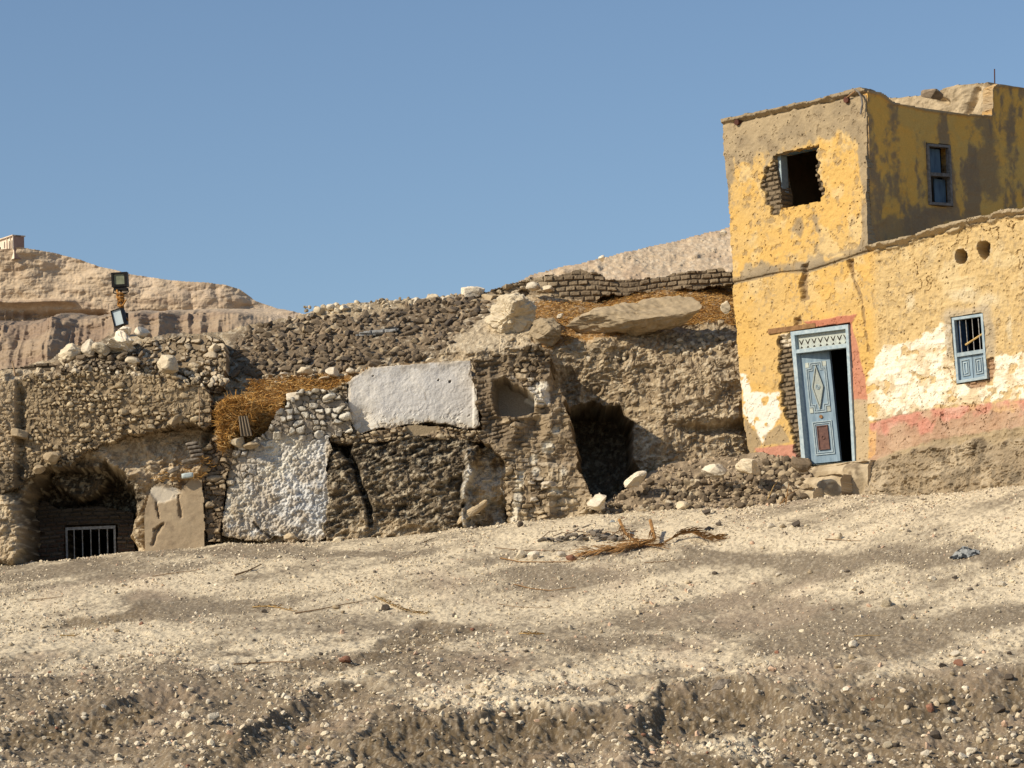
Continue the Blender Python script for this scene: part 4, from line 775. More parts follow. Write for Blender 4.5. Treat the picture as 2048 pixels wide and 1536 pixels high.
    m = pm(u, v, [(1510, 896), (1592, 888), (1606, 925), (1600, 945), (1516, 935)], 2, 3); c = mixc(c, PINK, .95*m)
    m = pm(u, v, [(1695, 645), (1702, 640), (1716, 700), (1729, 751), (1735, 801), (1722, 810), (1706, 800)], 1.5, 3); c = mixc(c, (.47, .21, .14), .95*m)
    m = pm(u, v, [(1609, 644), (1660, 636), (1713, 628), (1706, 644), (1697, 651), (1625, 655)], 1.5, 3); c = mixc(c, (.44, .17, .11), .95*m); d = d+.012*m
    m = pm(u, v, [(1704, 800), (1735, 800), (1738, 930), (1712, 940)], 2, 4); c = mixc(c, (.43, .34, .22), .9*m)
    # bare mud round the barred window
    wd_ = sd(u, v, WIN2); m = ss(24, 8, wd_+14*(fbm(s*4, t*4, 3, 721)-.5))*ss(735, 700, v); c = mixc(c, (.40, .335, .24), .8*m); d = d+.03*ss(20, 6, wd_)*ss(735, 700, v)
    m = pm(u, v, [(1976, 718), (1988, 715), (1990, 740), (1984, 760), (1977, 765)], 1, 3)+pm(u, v, [(1925, 766), (1978, 757), (1970, 772), (1945, 778)], 1, 2); b, bi, bm = brickwork(s, t, 722, .14, .07, .02); c = mixc(c, (.32, .20, .125), np.clip(m, 0, 1)*.85); d = np.where(m > .5, -.04+b, d)
    # brick laid bare beside the door and window
    bq, bi, bm = brickwork(s, t, 723, .17, .085, .035, .4)
    for q in ([(1556, 672), (1583, 664), (1608, 940), (1592, 930), (1578, 855), (1562, 800), (1558, 706)], [(1545, 312), (1556, 330), (1562, 420), (1558, 432), (1545, 430), (1532, 410), (1523, 382), (1521, 358), (1536, 332)], [(1625, 296), (1637, 290), (1634, 315), (1640, 360), (1646, 378), (1642, 403), (1636, 404), (1624, 345)]):
        m = pm(u, v, q, 1.2, 9, .07); c = mixc(c, mixc(flat(s.shape, (.10, .078, .052)), (.215, .165, .108), bm), m); d = d*(1-m)+m*(-.085+bq)
    m = pm(u, v, [(1560, 668), (1582, 665), (1582, 690), (1562, 692)], 2, 3); c = mixc(c, (.68, .60, .46), .85*m)
    # gouges under the storey line
    for q in ([(1602, 530), (1616, 526), (1616, 548), (1612, 562), (1618, 600), (1604, 602), (1598, 575), (1604, 548)], [(1694, 521), (1708, 517), (1706, 532), (1708, 548), (1700, 545)], [(1586, 636), (1600, 632), (1604, 648), (1588, 652)]):
        g = ss(2, -4, sd(u, v, q)+6*(fbm(s*12, t*12, 3, 724)-.5)); d = d-.10*g; c = mixc(c, (.26, .19, .12), .85*g)
    cr = seg(u, v, [(1702, 545), (1712, 570), (1722, 590), (1728, 640), (1736, 700)])+4*(fbm(s*9, t*9, 3, 725)-.5)*2; d = d-.03*ss(3, .5, cr); c = mixc(c, (.22, .16, .1), .6*ss(3, .8, cr))
    cr = np.abs(v-vcr)+2*(fbm(s*9, t*2, 3, 726)-.5); g = ss(3, .6, cr)*ss(1750, 1735, u); g = g*ss(.32, .5, fbm(s*1.5, t*0, 3, 790)); d = d-.03*g+.012*np.exp(-((v-vcr+8)/6)**2)*(u < 1745); c = mixc(c, (.18, .14, .09), .5*g)
    crk = np.abs(fbm(s*1.7, t*1.5, 4, 727)-.5); g = ss(.004, .001, crk)*right*ss(.58, .64, fbm(s*1.1, t*1.1, 2, 728)); d = d-.04*g; c = mixc(c, (.2, .15, .09), .55*g)
    # hollows under the eaves of the parapet, cap of mud bricks
    vt2 = np.where(u < 1735, vtop, np.interp(u, [1744, 1800, 1858, 1900, 1950, 2010, 2045, 2400], [489, 479, 461, 448, 436, 421, 418, 372]))
    e = v-vt2; capn = fbm(s*7, t*3, 3, 731); cap = ss(11, 6, e+5*(capn-.5)*2); d = d+.055*cap*(.5+capn)-.06*np.exp(-((e-12-6*(capn-.5))/2.6)**2)*ss(.35, .6, fbm(s*5, t*1, 3, 732)+.1)
    c = mixc(c, (.31, .245, .16), .9*cap)
    cap2 = ss(20, 12, e+8*(capn-.5)*2)*right; d = d+.07*cap2; c = mixc(c, (.40, .32, .21), .8*cap2)
    for a, b, p, q in HOLES:
        h_ = np.hypot((u-a)/p, (v-b)/q)+.35*(fbm(s*8, t*8, 2, 733)-.5); g = ss(1.0, .86, h_); d = d-.95*g; c = mixc(c, (.06, .048, .035), .95*g); c = mixc(c, (.62, .52, .36), .5*ss(1.5, 1.05, h_)*(1-g)*ss(.4, .6, rough))  # holes near-black inside: their shade is put into the colour
    # eroded mud footing at right of the door
    vf = np.interp(u, [1740, 1760, 1790, 1840, 1870, 1900, 1960, 2060, 2400], [918, 915, 905, 893, 882, 888, 880, 868, 850])+14*(fbm(s*2.5, t*2.5, 3, 734)-.5)*2
    g = ss(0, 10, v-vf)*ss(1738, 1752, u); rr, i1, ff, i2, g1 = conglomerate(s*1.2, t*1.2, 735); d = d+g*(.06+.30*ss(0, 110, v-vf)+rr*.55)
    fc = mixc(flat(s.shape, (.30, .235, .155)), (.44, .36, .25), ss(.45, .7, fbm(s*2.5, t*3, 4, 736))); fc = mixc(fc, (.20, .16, .11), ss(.55, .7, fbm(s*6, t*6, 3, 737))); c = mixc(c, fc, g*.92)
    hol = np.zeros(s.shape, bool)
    hol |= sd(u, v, WIN1)+5*(fbm(s*9, t*9, 3, 738)-.5)*(u > 1565) < 0
    hol |= sd(u, v, DOOR) < 1.5; hol |= sd(u, v, WIN2) < 1
    k = (sd(u, v, OUT)+4*(fbm(s*5, t*5, 3, 739)-.5)*(u < 2300) < 0) & ~hol
    return d, c, k
sl_, _ = HF.st(1440, 600)
relief('front_wall', HO, FA, sl_-.1, 6.6, -4.6, 2.9, .0145, lambda s, t: 0*s, d_front, .32, M['wall'], house)
# shaded side wall of the tower
SA = -37.0; SF = Fr(HO, SA)
SOUT = [(1731, 178), (1745, 183), (1758, 184), (1773, 192), (1785, 203), (1800, 208), (1835, 214), (1870, 220), (1915, 226), (1960, 230), (1984, 229), (1984, 176), (1995, 166), (2020, 164), (2060, 170), (2500, 215), (2500, 520), (1741, 600)]
WIN3 = [(1853, 287), (1900, 291), (1905, 412), (1859, 409)]
def d_side(s, t, u, v):
    n = fbm(s*2.2, t*2.2, 4, 751); d = (fbm(s*10, t*10, 4, 752)-.5)*.02+(n-.5)*.05
    c = mixc(flat(s.shape, (.82, .47, .11)), (.72, .45, .13), ss(.4, .6, n)); st_ = fbm(s*3.2, t*.75, 4, 753); pt = .72*st_+.28*fbm(s*9, t*6, 4, 754)  # yellow brighter than the front wall: fill light put into the colour
    mud_ = (.30, .215, .13); c = mixc(c, mud_, .9*ss(.47, .62, pt+.10*ss(330, 470, v)-.02+.12*(fbm(s*25, t*18, 3, 759)-.5)))
    for q in ([(1945, 232), (1985, 235), (2000, 330), (2004, 380), (1990, 400), (1965, 395), (1940, 385), (1920, 345), (1930, 330), (1945, 300), (1965, 285), (1960, 260), (1942, 255)], [(1742, 440), (1800, 430), (1900, 410), (1905, 440), (1840, 475), (1742, 495)], [(1845, 412), (1910, 415), (1908, 440), (1850, 440)], [(2010, 240), (2025, 240), (2030, 320), (2014, 320)], [(1782, 205), (1792, 205), (1796, 400), (1786, 400)], [(1733, 180), (1738, 180), (1750, 490), (1740, 490)]): c = mixc(c, mud_, .8*pm(u, v, q, 8, 14, .09))
    e = v-np.interp(u, [1731, 1758, 1785, 1870, 1984, 1986, 2060], [178, 184, 203, 220, 229, 168, 170]); cap = ss(9, 4, e+4*(fbm(s*5, t, 3, 755)-.5)); c = mixc(c, (.36, .285, .19), .8*cap); d = d+.03*cap
    k = (sd(u, v, SOUT)+3*(fbm(s*5, t*5, 2, 756)-.5) < 0) & ~(sd(u, v, WIN3) < 1); return d, c, k
sft, ttt = HF.st(1733, 178)
lean = lambda t: .99*sft*np.clip(t, 0, 3.2)/ttt
relief('side_wall', HO, SA, 0.035, 7.2, -1.2, 3.1, .0165, lambda s, t: lean(t), d_side, .25, M['wall'], house)
# higher back room: sunlit rough mud wall rising behind the tower parapet
sB, tB = SF.st(1984, 229); BO = SF.p(sB, tB, float(lean(tB))+.01)
BOUT = [(1984, 234), (1984, 178), (1975, 165), (1950, 166), (1925, 168), (1905, 171), (1885, 176), (1874, 186), (1850, 188), (1820, 190), (1795, 193), (1770, 195), (1770, 240), (1850, 300), (1984, 300)]
def d_back(s, t, u, v):
    d = (fbm(s*2.2, t*2.2, 4, 761)-.5)*.30+(rdg(s*5, t*5, 3, 762)-.5)*.06; c = mixc(flat(s.shape, (.47, .375, .245)), (.36, .285, .185), ss(.45, .65, fbm(s*3, t*3, 4, 763)))
    for pts in ([(1938, 230), (1945, 205), (1950, 180)], [(1880, 200), (1893, 205)]): d = d-.12*ss(9, 1, seg(u, v, pts))
    return d, c, (sd(u, v, BOUT)+4*(fbm(s*5, t*5, 3, 764)-.5) < 0) & (s < .02)
relief('parapet_wall', BO, FA, -4.2, .02, -1.6, 1.4, .02, lambda s, t: 0*s, d_back, .8, M['wall'], house)
# closed body of the house behind the painted faces
def body(name, pts, z0, z1, material):
    n = len(pts); V = [(p[0], p[1], z0) for p in pts]+[(p[0], p[1], z1) for p in pts]
    return V, [tuple(range(n-1, -1, -1)), tuple(range(n, 2*n))]+[(i, (i+1) % n, (i+1) % n+n, i+n) for i in range(n)]
def shell(name, fr, s0, s1, t0, t1, dep, material, front=False):
    """outer skins (left, back, right, top) as one part; open towards the front wall"""
    m = MB(); th = .22
    m.box(fr, s0, s0+th, t0, t1, -dep, -.30); m.box(fr, s1-th, s1, t0, t1, -dep, -.30); m.box(fr, s0+th, s1-th, t0, t1, -dep, -dep+th); m.box(fr, s0+th, s1-th, t1-.16, t1, -dep+th, -.30); m.box(fr, s0+th, s1-th, t0, t0+.1, -dep+th, -.30)
    return m.build(name, material, house)
sL = HF.st(1462, 500)[0]; tT = HF.st(1450, 240)[1]
shell('upper_room', HF, sL+.04, -.06, -.30, tT-.30, 2.6, M['mud'])
shell('lower_room', HF, sL+.16, 6.5, -4.4, -.32, 3.4, M['mud'])
# broken upper window: blue casing inside
wo = 0
def P_(x, y, d=0): return HF.st(x, y, d)
m = MB(); a, b = P_(1557, 415, -.14); c_, d_ = P_(1573, 305, -.14); m.box(HF, a-.01, a+.12, b-.02, d_+.04, -.30, -.12); m.build('window_casing', M['lblue'], house)
m = MB(); a1_, _ = P_(1632, 300, -.2); m.box(HF, a+.12, a1_+.05, d_-.03, d_+.05, -.30, -.16); m.build('window_lintel', M['shut'], house)
# ---- barred window
win = MB(); W = [P_(*p) for p in WIN2]
def inset(q, k):      # q corners tl,tr,br,bl
    (x0, y0), (x1, y1), (x2, y2), (x3, y3) = q; return [(x0+k, y0-k), (x1-k, y1-k), (x2-k, y2+k), (x3+k, y3+k)]
wr = empty('barred_window', (0, 0, 0), None, None); wr.name = 'window'; wr.parent = house
def part_of_house(name, m_, material): return m_.build(name, material, house)
bpy.data.objects.remove(wr)
xs = [p[0] for p in W]; ys = [p[1] for p in W]
wx0, wx1, wy0, wy1 = min(xs), max(xs), min(ys), max(ys)
wf = MB(); wf.ring(HF, [W[0], W[1], W[2], W[3]], inset(W, .045), -.06, .025)
lerp = lambda A, B, k: (A[0]+(B[0]-A[0])*k, A[1]+(B[1]-A[1])*k)
frame2 = wf.build('barred_window', M['lblue'], house)
def sub(m_, name, material, par): return m_.build(name, material, par)
hk = .575
Lm, Rm = lerp(W[0], W[3], hk), lerp(W[1], W[2], hk)
m = MB(); m.prism(HF, [(Lm[0]+.045, Lm[1]-.03), (Rm[0]-.045, Rm[1]-.03), (Rm[0]-.045, Rm[1]+.035), (Lm[0]+.045, Lm[1]+.035)], -.05, .018); sub(m, 'mid_rail', M['lblue'], frame2)
for i in range(4):
    k = (i+1)/5; A = lerp(W[0], W[1], k); B = lerp(Lm, Rm, k); m = MB(); m.tube([HF.p(A[0], A[1]-.04, -.02), HF.p(B[0], B[1]+.03, -.02)], .008, 6); sub(m, 'bar', M['iron'], frame2)
for i in range(2):
    A = lerp(Lm, Rm, .07+.44*i); B = lerp(Lm, Rm, .07+.44*i+.42); Cc = lerp(W[3], W[2], .07+.44*i+.42); D_ = lerp(W[3], W[2], .07+.44*i)
    q = [(A[0], A[1]-.035), (B[0], B[1]-.035), (Cc[0], Cc[1]+.05), (D_[0], D_[1]+.05)]
    m = MB(); m.prism(HF, q[::-1], -.055, -.03); sh = sub(m, 'shutter', M['blue'], frame2)
    for kk in (.055, .095):
        m = MB(); m.ring(HF, inset(q, kk), inset(q, kk+.014), -.03, -.012); V = np.array(m.V); o = mk('shutter_moulding', V, m.F, M['lblue'], None); o.parent = frame2; o.location = (0, 0, 0)
        me = o.data; co = np.empty(len(me.vertices)*3, np.float32); me.vertices.foreach_get('co', co); me.vertices.foreach_set('co', (co.reshape(-1, 3)-np.array(house.location, dtype=np.float32)).ravel()); me.update()
m = MB(); A = P_(1932, 690, .0); B = P_(1969, 664, -.02); m.tube([HF.p(A[0], A[1], .015), HF.p(B[0]+.02, B[1]+.01, -.05)], .017, 6); stk = m.build('wooden_stick', M['ochre']); tag(stk, 'yellow wooden stick pushed slantwise through the bars of the blue window', 'stick')
# left jamb deep blue
m = MB(); A = lerp(W[0], W[3], 0); m.box(HF, wx0+.06, wx0+.10, Lm[1]+.04, W[0][1]-.05, -.30, -.07); m.build('window_jamb', M['dblue'], house)
# ---- tower side window
SF = Fr(SF.p(0, 0, float(lean(1.5))+.015), SA)
W3 = [SF.st(*p) for p in WIN3]
m = MB(); m.ring(SF, W3, inset(W3, .045), -.07, .02); frame3 = m.build('side_window', M['greywood'], house)
A, B = lerp(W3[0], W3[3], .5), lerp(W3[1], W3[2], .5); m = MB(); m.prism(SF, [(A[0]+.045, A[1]-.03), (B[0]-.045, B[1]-.03), (B[0]-.045, B[1]+.03), (A[0]+.045, A[1]+.03)], -.06, .03); sub(m, 'mid_rail', M['greywood'], frame3)
ix = [p[0] for p in W3]; m = MB(); m.box(SF, min(ix)+.05, max(ix)-.16, A[1]+.04, W3[1][1]-.07, -.13, -.10); sub(m, 'shutter', M['shut'], frame3)
m = MB(); m.box(SF, min(ix)+.26, max(ix)-.05, W3[2][1]+.07, A[1]-.04, -.15, -.12); sub(m, 'shutter', M['shut'], frame3)
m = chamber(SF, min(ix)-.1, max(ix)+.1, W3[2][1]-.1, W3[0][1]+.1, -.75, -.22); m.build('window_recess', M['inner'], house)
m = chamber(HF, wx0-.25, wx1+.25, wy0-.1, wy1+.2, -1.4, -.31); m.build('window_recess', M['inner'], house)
# ---- door
Dq = [P_(1583, 664), P_(1698, 649), P_(1712, 922), P_(1606, 932)]
m = MB(); fw_ = .085
inn = [(Dq[0][0]+fw_, Dq[0][1]-.07), (Dq[1][0]-.06, Dq[1][1]-.07), (Dq[2][0]-.06, Dq[2][1]+.0), (Dq[3][0]+fw_, Dq[3][1]+.0)]
m.ring(HF, Dq, inn, -.12, .03); m2 = MB()
# open bottom is fine: sill stone covers it
dfr = m.build('door_frame', M['lblue'], house)
tk = .125; TL, TR = lerp(inn[0], inn[3], tk), lerp(inn[1], inn[2], tk)
m = MB(); m.prism(HF, [(TL[0], TL[1]-.035), (TR[0], TR[1]-.035), (TR[0], TR[1]+.03), (TL[0], TL[1]+.03)], -.10, .025); sub(m, 'transom_rail', M['lblue'], dfr)
m = MB(); m.prism(HF, [(TL[0], TL[1]+.03), (TR[0], TR[1]+.03), (inn[1][0], inn[1][1]), (inn[0][0], inn[0][1])], -.085, -.055); fan = sub(m, 'transom_panel', M['grey'], dfr)
m = MB()
for i in range(8):                           # row of cut-out sprouts, dark against the panel
    k = (i+.55)/8; c0 = lerp(TL, TR, k); c1 = lerp(inn[0], inn[1], k); cx, cy = (c0[0]+c1[0])/2, (c0[1]+c1[1])/2+.02
    m.prism(HF, [(cx-.008, cy-.05), (cx+.008, cy-.05), (cx+.055, cy+.04), (cx+.035, cy+.035), (cx+.004, cy-.015), (cx-.004, cy-.015), (cx-.035, cy+.035), (cx-.055, cy+.04)], -.055, -.050)
    m.prism(HF, [(cx-.03, cy-.11), (cx+.03, cy-.11), (cx, cy-.075)], -.055, -.050)
sub(m, 'transom_cutouts', M['inner'], dfr)
# leaf hinged at the left jamb, pushed slightly inward
tTop, tBot = TL[1]-.045, P_(1608, 928)[1]
lw = P_(1669, 920, -.12)[0]-P_(1611, 925, -.12)[0]
hin = HF.p(inn[3][0]+.005, 0, -.10); LF = Fr(hin, FA-9); tilt = (inn[3][0]-inn[0][0])
class TFr(Fr):
    def p(s, a, b, d=0): return s.O+(a+tilt*(tTop-b)/(tTop-tBot)*1.0-tilt)*s.S+b*s.Z+d*s.N
LT = TFr(hin, FA-12); h0, h1 = tBot, tTop; H = h1-h0; L = lw*.86
m = MB(); m.box(LT, 0, L, h0, h1, -.04, 0); leaf = m.build('door_leaf', M['blue'], dfr)
def lp(name, m_, material):
    V = np.array(m_.V)-np.array(house.location); o = mk(name, V, m_.F, material, None); o.parent = dfr; o.name = name; return o
Y_ = lambda k: h0+H*k; X_ = lambda k: L*k
def stepped(k):  # stepped frame outline (upper panel), k inset
    x0, x1, x2, x3 = X_(.17)+k, X_(.32)+k, X_(.76)-k, X_(.90)-k; y0, y1, y2, y3 = Y_(.455)+k, Y_(.505)+k, Y_(.865)-k, Y_(.915)-k
    return [(x1, y3), (x2, y3), (x2, y2), (x3, y2), (x3, y1), (x2, y1), (x2, y0), (x1, y0), (x1, y1), (x0, y1), (x0, y2), (x1, y2)]
m = MB(); m.ring(LT, stepped(0), stepped(.022), 0, .02); m.ring(LT, stepped(.036), stepped(.052), 0, .016)
for nm in ('moulding',): lp(nm, m, M['lblue'])
for a, b in ((.17, .87), (.78, .87), (.17, .455), (.78, .455)): m = MB(); m.box(LT, X_(a), X_(a+.12), Y_(b), Y_(b+.045), 0, .014); lp('corner_block', m, M['grey'])
cx, cy = X_(.54), Y_(.685)
dia = lambda k: [(cx, cy+.205*H-k*2.6), (cx+.20*L-k, cy), (cx, cy-.205*H+k*2.6), (cx-.20*L+k, cy)]
m = MB(); m.prism(LT, dia(0)[::-1], 0, .018); m.ring(LT, dia(0), dia(.02), .018, .036); lp('diamond_panel', m, M['grey'])
m = MB()
for r_ in (.045, .022): m.ring(LT, [(cx+r_*cos(2*pi*i/20), cy+r_*sin(2*pi*i/20)) for i in range(20)], [(cx+(r_-.010)*cos(2*pi*i/20), cy+(r_-.010)*sin(2*pi*i/20)) for i in range(20)], .018, .030)
lp('carved_rings', m, M['lblue'])
m = MB(); ck = Y_(.415); m.prism(LT, [(cx+.032*cos(2*pi*i/16), ck+.032*sin(2*pi*i/16)) for i in range(16)], 0, .022); lp('door_knob', m, M['beam'])
rc = lambda a0, b0, a1, b1, k: [(X_(a0)+k, Y_(b1)-k), (X_(a1)-k, Y_(b1)-k), (X_(a1)-k, Y_(b0)+k), (X_(a0)+k, Y_(b0)+k)]
m = MB(); m.ring(LT, rc(.22, .07, .90, .375, 0), rc(.22, .07, .90, .375, .018), 0, .02); m.ring(LT, rc(.22, .07, .90, .375, .034), rc(.22, .07, .90, .375, .050), 0, .016); lp('moulding', m, M['lblue'])
m = MB(); q = rc(.36, .115, .74, .335, 0); m.prism(LT, q[::-1], 0, .014); m.ring(LT, q, rc(.36, .115, .74, .335, .018), .014, .028); r_ = .035; yy = Y_(.225); xx = X_(.55); m.ring(LT, [(xx+r_*cos(2*pi*i/20), yy+r_*sin(2*pi*i/20)) for i in range(20)], [(xx+(r_-.010)*cos(2*pi*i/20), yy+(r_-.010)*sin(2*pi*i/20)) for i in range(20)], .014, .026); lp('brown_panel', m, M['brown'])
m = MB(); m.box(LT, L-.02, L+.03, h0, h1, -.06, .012); lp('edge_strip', m, M['blue'])
# dark passage behind the door
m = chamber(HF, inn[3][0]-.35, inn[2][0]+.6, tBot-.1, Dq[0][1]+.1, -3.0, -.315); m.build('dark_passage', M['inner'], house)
# wooden lintel beam
A, B = P_(1538, 664), P_(1632, 650); m = MB(); m.prism(HF, [(A[0], A[1]-.045), (B[0], B[1]-.045), (B[0], B[1]+.035), (A[0], A[1]+.05)], -.12, .03); bevel(m.build('lintel_beam', M['beam'], house))
# beam ends, rods and pipe at the tower top
for a, b, r_ in ((1476, 245, .052), (1695, 200, .055)):
    x_, y_ = P_(a, b); m = MB(); m.prism(HF, [(x_+r_*cos(2*pi*i/18), y_+r_*sin(2*pi*i/18)) for i in range(18)], -.1, .05); m.build('rusty_disc', M['rust'], house)
A, B = P_(1697, 196), P_(1719, 182); m = MB(); m.tube([HF.p(*A, .05), HF.p(*B, .09)], .012, 6); m.build('rod', M['beam'], house)
m = MB(); m.tube([HF.p(*P_(x_, y_), .085) for x_, y_ in ((1716, 180), (1724, 186), (1729, 196), (1731, 210), (1727, 230))], .017, 8); m.build('drain_hose', M['greywood'], house)
# spout on the back parapet and thin rod on the skyline
sp = at(1864, 190, 56.6); V, F = rock(777, 4, 5, .06, .65)
mk('stone_spout', V*np.array([.13, .22, .11])@rotm(.7, .05, .1).T+sp, F, M['drain'], house, None, False)
a_ = at(1988, 168, 58.3); b_ = at(1989, 138, 58.3); m = MB(); m.tube([a_-[0, 0, .3], b_], .012, 6); m.build('roof_rod', M['rust'], house)
# steps
SO = HF
stp = empty('door_steps', tuple(at(1665, 1000, 53.9)), 'crumbling pale plastered steps climbing to the blue door', 'steps')
def step_blk(name, poly_top_v, s0, s1, t0, t1, d0, d1, seed):
    nx = 60; nz = 24; m = None
    def det(s, t, u, v):
        n = fbm(s*3, t*3, 4, seed); r = (n-.5)*.08+(fbm(s*14, t*14, 3, seed+1)-.5)*.02; r = r-.12*ss(s1-.25, s1, s+.2*(n-.5))
        c = mixc(flat(s.shape, (.50, .41, .28)), (.36, .285, .185), ss(.45, .65, n)); c = mixc(c, (.25, .195, .13), ss(.60, .68, fbm(s*6, t*6, 3, seed+2))); return r, c, np.ones(s.shape, bool)
    fr = Fr(HF.p(0, 0, 0), FA)
    O = HF.p(0, 0, d1); V = None
    return relief(name, O, FA, s0, s1, t0, t1, .02, lambda s, t: -.10*ss(t1-.1, t1, t)*1, det, d1-d0, M['wall'], stp)
sa, tb = P_(1612, 935, .25); sb = P_(1745, 920, .25)[0]
tb = P_(1665, 932)[1]
def tread(s0, s1, t, d0, d1, seed):
    ns, nd = int((s1-s0)/.03), int((d1-d0)/.03); S_, D_2 = np.meshgrid(np.linspace(s0, s1, ns), np.linspace(d0, d1, nd)); n = fbm(S_*4, D_2*4, 4, seed)
    P = HF.O+S_[..., None]*HF.S+D_2[..., None]*HF.N+(t+(n-.5)*.08)[..., None]*HF.Z; I = np.arange(S_.size).reshape(S_.shape)
    c = mixc(flat(S_.shape, (.60, .49, .33)), (.42, .33, .22), ss(.5, .65, n)); return mk('tread', P.reshape(-1, 3), np.stack([I[:-1, :-1], I[1:, :-1], I[1:, 1:], I[:-1, 1:]], -1).reshape(-1, 4)[:, ::-1], M['wall'], stp, c.reshape(-1, 3), True)
for i, (s0_, s1_, tt, dd) in enumerate(((Dq[3][0]-.02, Dq[2][0]+.42, tb-.02, .38), (Dq[3][0]-.05, Dq[2][0]+.18, tb-.24, .80), (Dq[3][0]-.0, Dq[2][0]-.12, tb-.46, 1.22))):
    step_blk('riser', 0, s0_, s1_, tt-.60, tt, -.1, dd, 770+i*5); tread(s0_, s1_, tt-.01, -.05, dd-.09, 780+i)

# ================================================================== LOOSE THINGS
def hat_many(uv, lift=0.):
    uv = np.asarray(uv, float); D = FW[None]+((uv[:, 0]-1024)/FPX)[:, None]*RT-((uv[:, 1]-768)/FPX)[:, None]*UP; D = D/D[:, 1:2]; Y = np.full(len(uv), 58.)
    for _ in range(12): Y = HB(D[:, 0]*Y, D[:, 2]*Y)*.7+Y*.3
    return D*(Y-lift)[:, None]
def hat(u, v, lift=0): return hat_many([(u, v)], lift)[0]
def inside(poly, n, seed, mp=0):
    r = np.random.default_rng(seed); p = np.array(poly, float); out = np.zeros((0, 2))
    while len(out) < n:
        q = np.stack([r.uniform(p[:, 0].min(), p[:, 0].max(), n), r.uniform(p[:, 1].min(), p[:, 1].max(), n)], 1); out = np.concatenate([out, q[sd(q[:, 0], q[:, 1], poly) < -mp]])
    return [tuple(x) for x in out[:n]]
def variants(name, seeds, sub, material, cuts, rough, boxy, smooth=False):
    L_ = []
    for s_ in seeds:
        V, F = rock(s_, sub, cuts, rough, boxy); me = bpy.data.meshes.new(name); me.from_pydata(V.tolist(), [], F.tolist()); me.materials.append(M[material]); me.update(); L_.append(me)
    return L_
def inst(name, me, loc, scale, rot, label, cat, group=None):
    o = bpy.data.objects.new(name, me); C.objects.link(o); o.location = loc; o.scale = scale; o.rotation_euler = rot; return tag(o, label, cat, group)
def stuff(name, pts, sizes, rots, cols, label, variants_, kind='stuff', material='bits', zsq=1.):
    """many small stones nobody could count, one mesh"""
    VV, FF, CC = [], [], []; n0 = 0; n = len(pts)
    pick = rng.integers(0, len(variants_), n)
    for k, (V, F) in enumerate(variants_):
        idx = np.where(pick == k)[0]
        if not len(idx): continue
        a = rots[idx, 0]; ca, sa = np.cos(a), np.sin(a); b = rots[idx, 1]; cb, sb = np.cos(b), np.sin(b)
        L = V[None]*sizes[idx][:, None, :]
        x = L[..., 0]*cb[:, None]+L[..., 2]*sb[:, None]; z = -L[..., 0]*sb[:, None]+L[..., 2]*cb[:, None]; y = L[..., 1]
        X = x*ca[:, None]-y*sa[:, None]; Yy = x*sa[:, None]+y*ca[:, None]
        P = np.stack([X, Yy, z], -1)+pts[idx][:, None]
        VV.append(P.reshape(-1, 3)); CC.append(np.repeat(cols[idx], len(V), 0)); FF.append((F[None]+n0+(np.arange(len(idx))*len(V))[:, None, None]).reshape(-1, 3)); n0 += len(idx)*len(V)
    o = mk(name, np.concatenate(VV), np.concatenate(FF), M[material], None, np.concatenate(CC)); o['kind'] = kind
    return tag(o, label, name.replace('_', ' '))
def sub_rocks(n, sub, cuts, rough, boxy, s0): return [rock(s0+i, sub, cuts, rough, boxy) for i in range(n)]

# ---- collapsed mud bricks
BRP = [(456, 700), (500, 655), (600, 632), (650, 632), (720, 632), (780, 620), (860, 598), (930, 597), (975, 603), (975, 625), (930, 665), (890, 700), (865, 716), (800, 722), (740, 734), (690, 738), (600, 748), (520, 752), (470, 752)]
BRQ = [(70, 735), (110, 718), (160, 712), (215, 712), (255, 700), (300, 700), (290, 735), (200, 745), (100, 745)]
BRT = [(960, 728), (1000, 712), (1060, 695), (1095, 705), (1102, 740), (1080, 758), (1000, 745)]
bv = variants('mud_brick', range(300, 312), 2, 'brick', 5, .07, .72); bvg = variants('mud_brick', range(312, 316), 2, 'dark', 5, .07, .72); bvp = variants('mud_brick', range(316, 320), 2, 'tan', 6, .1, .4)
n = 0
bpts = [(u, v, 0) for u, v in inside(BRP, 248, 1)]+[(u, v, 1) for u, v in inside(BRQ, 36, 2)]+[(u, v, 2) for u, v in inside(BRT, 14, 3)]
for u, v, kk in bpts:
    p = hat(u, v, .12) if kk == 0 else (at(u, v, 57.5-.02*(745-v)) if kk == 1 else at(u, v, 55.85+.02*(760-v)))
    t_ = rng.random(); L_ = bv if t_ < .8 else (bvp if t_ < .9 else bvg); f = rng.uniform(.75, 1.15)
    lk = 'dark' if L_ is bvg else ('tan' if L_ is bvp else 'grey-brown')
    zn = ('at the left of the slope beside the slumped wall end' if u < 560 else ('above the straw in the left middle of the slope' if u < 720 and v > 680 else ('near the left part of the crest' if u < 720 else ('just above the white plaster wall' if v > 690 else ('near the square white block on the crest' if u > 860 else 'in the right middle of the slope')))))
    inst('mud_brick', L_[rng.integers(len(L_))], p, (.125*f*rng.uniform(.7, 1), .062*f, .05*f), (rng.uniform(-.6, .6), rng.uniform(-.7, .5), rng.uniform(-.6, 3.1)),
         (lk+' fallen mud brick '+zn, 'dark mud brick tumbled behind the rubble wall at left, left of the floodlight rocks', 'broken mud brick lying loose on top of the ruined pier')[kk], 'mud brick', (lk+' bricks '+zn, 'dark bricks behind the rubble wall', 'bricks on top of the ruined pier')[kk])
q = inside(BRP, 620, 4); pts = hat_many(q, .04)
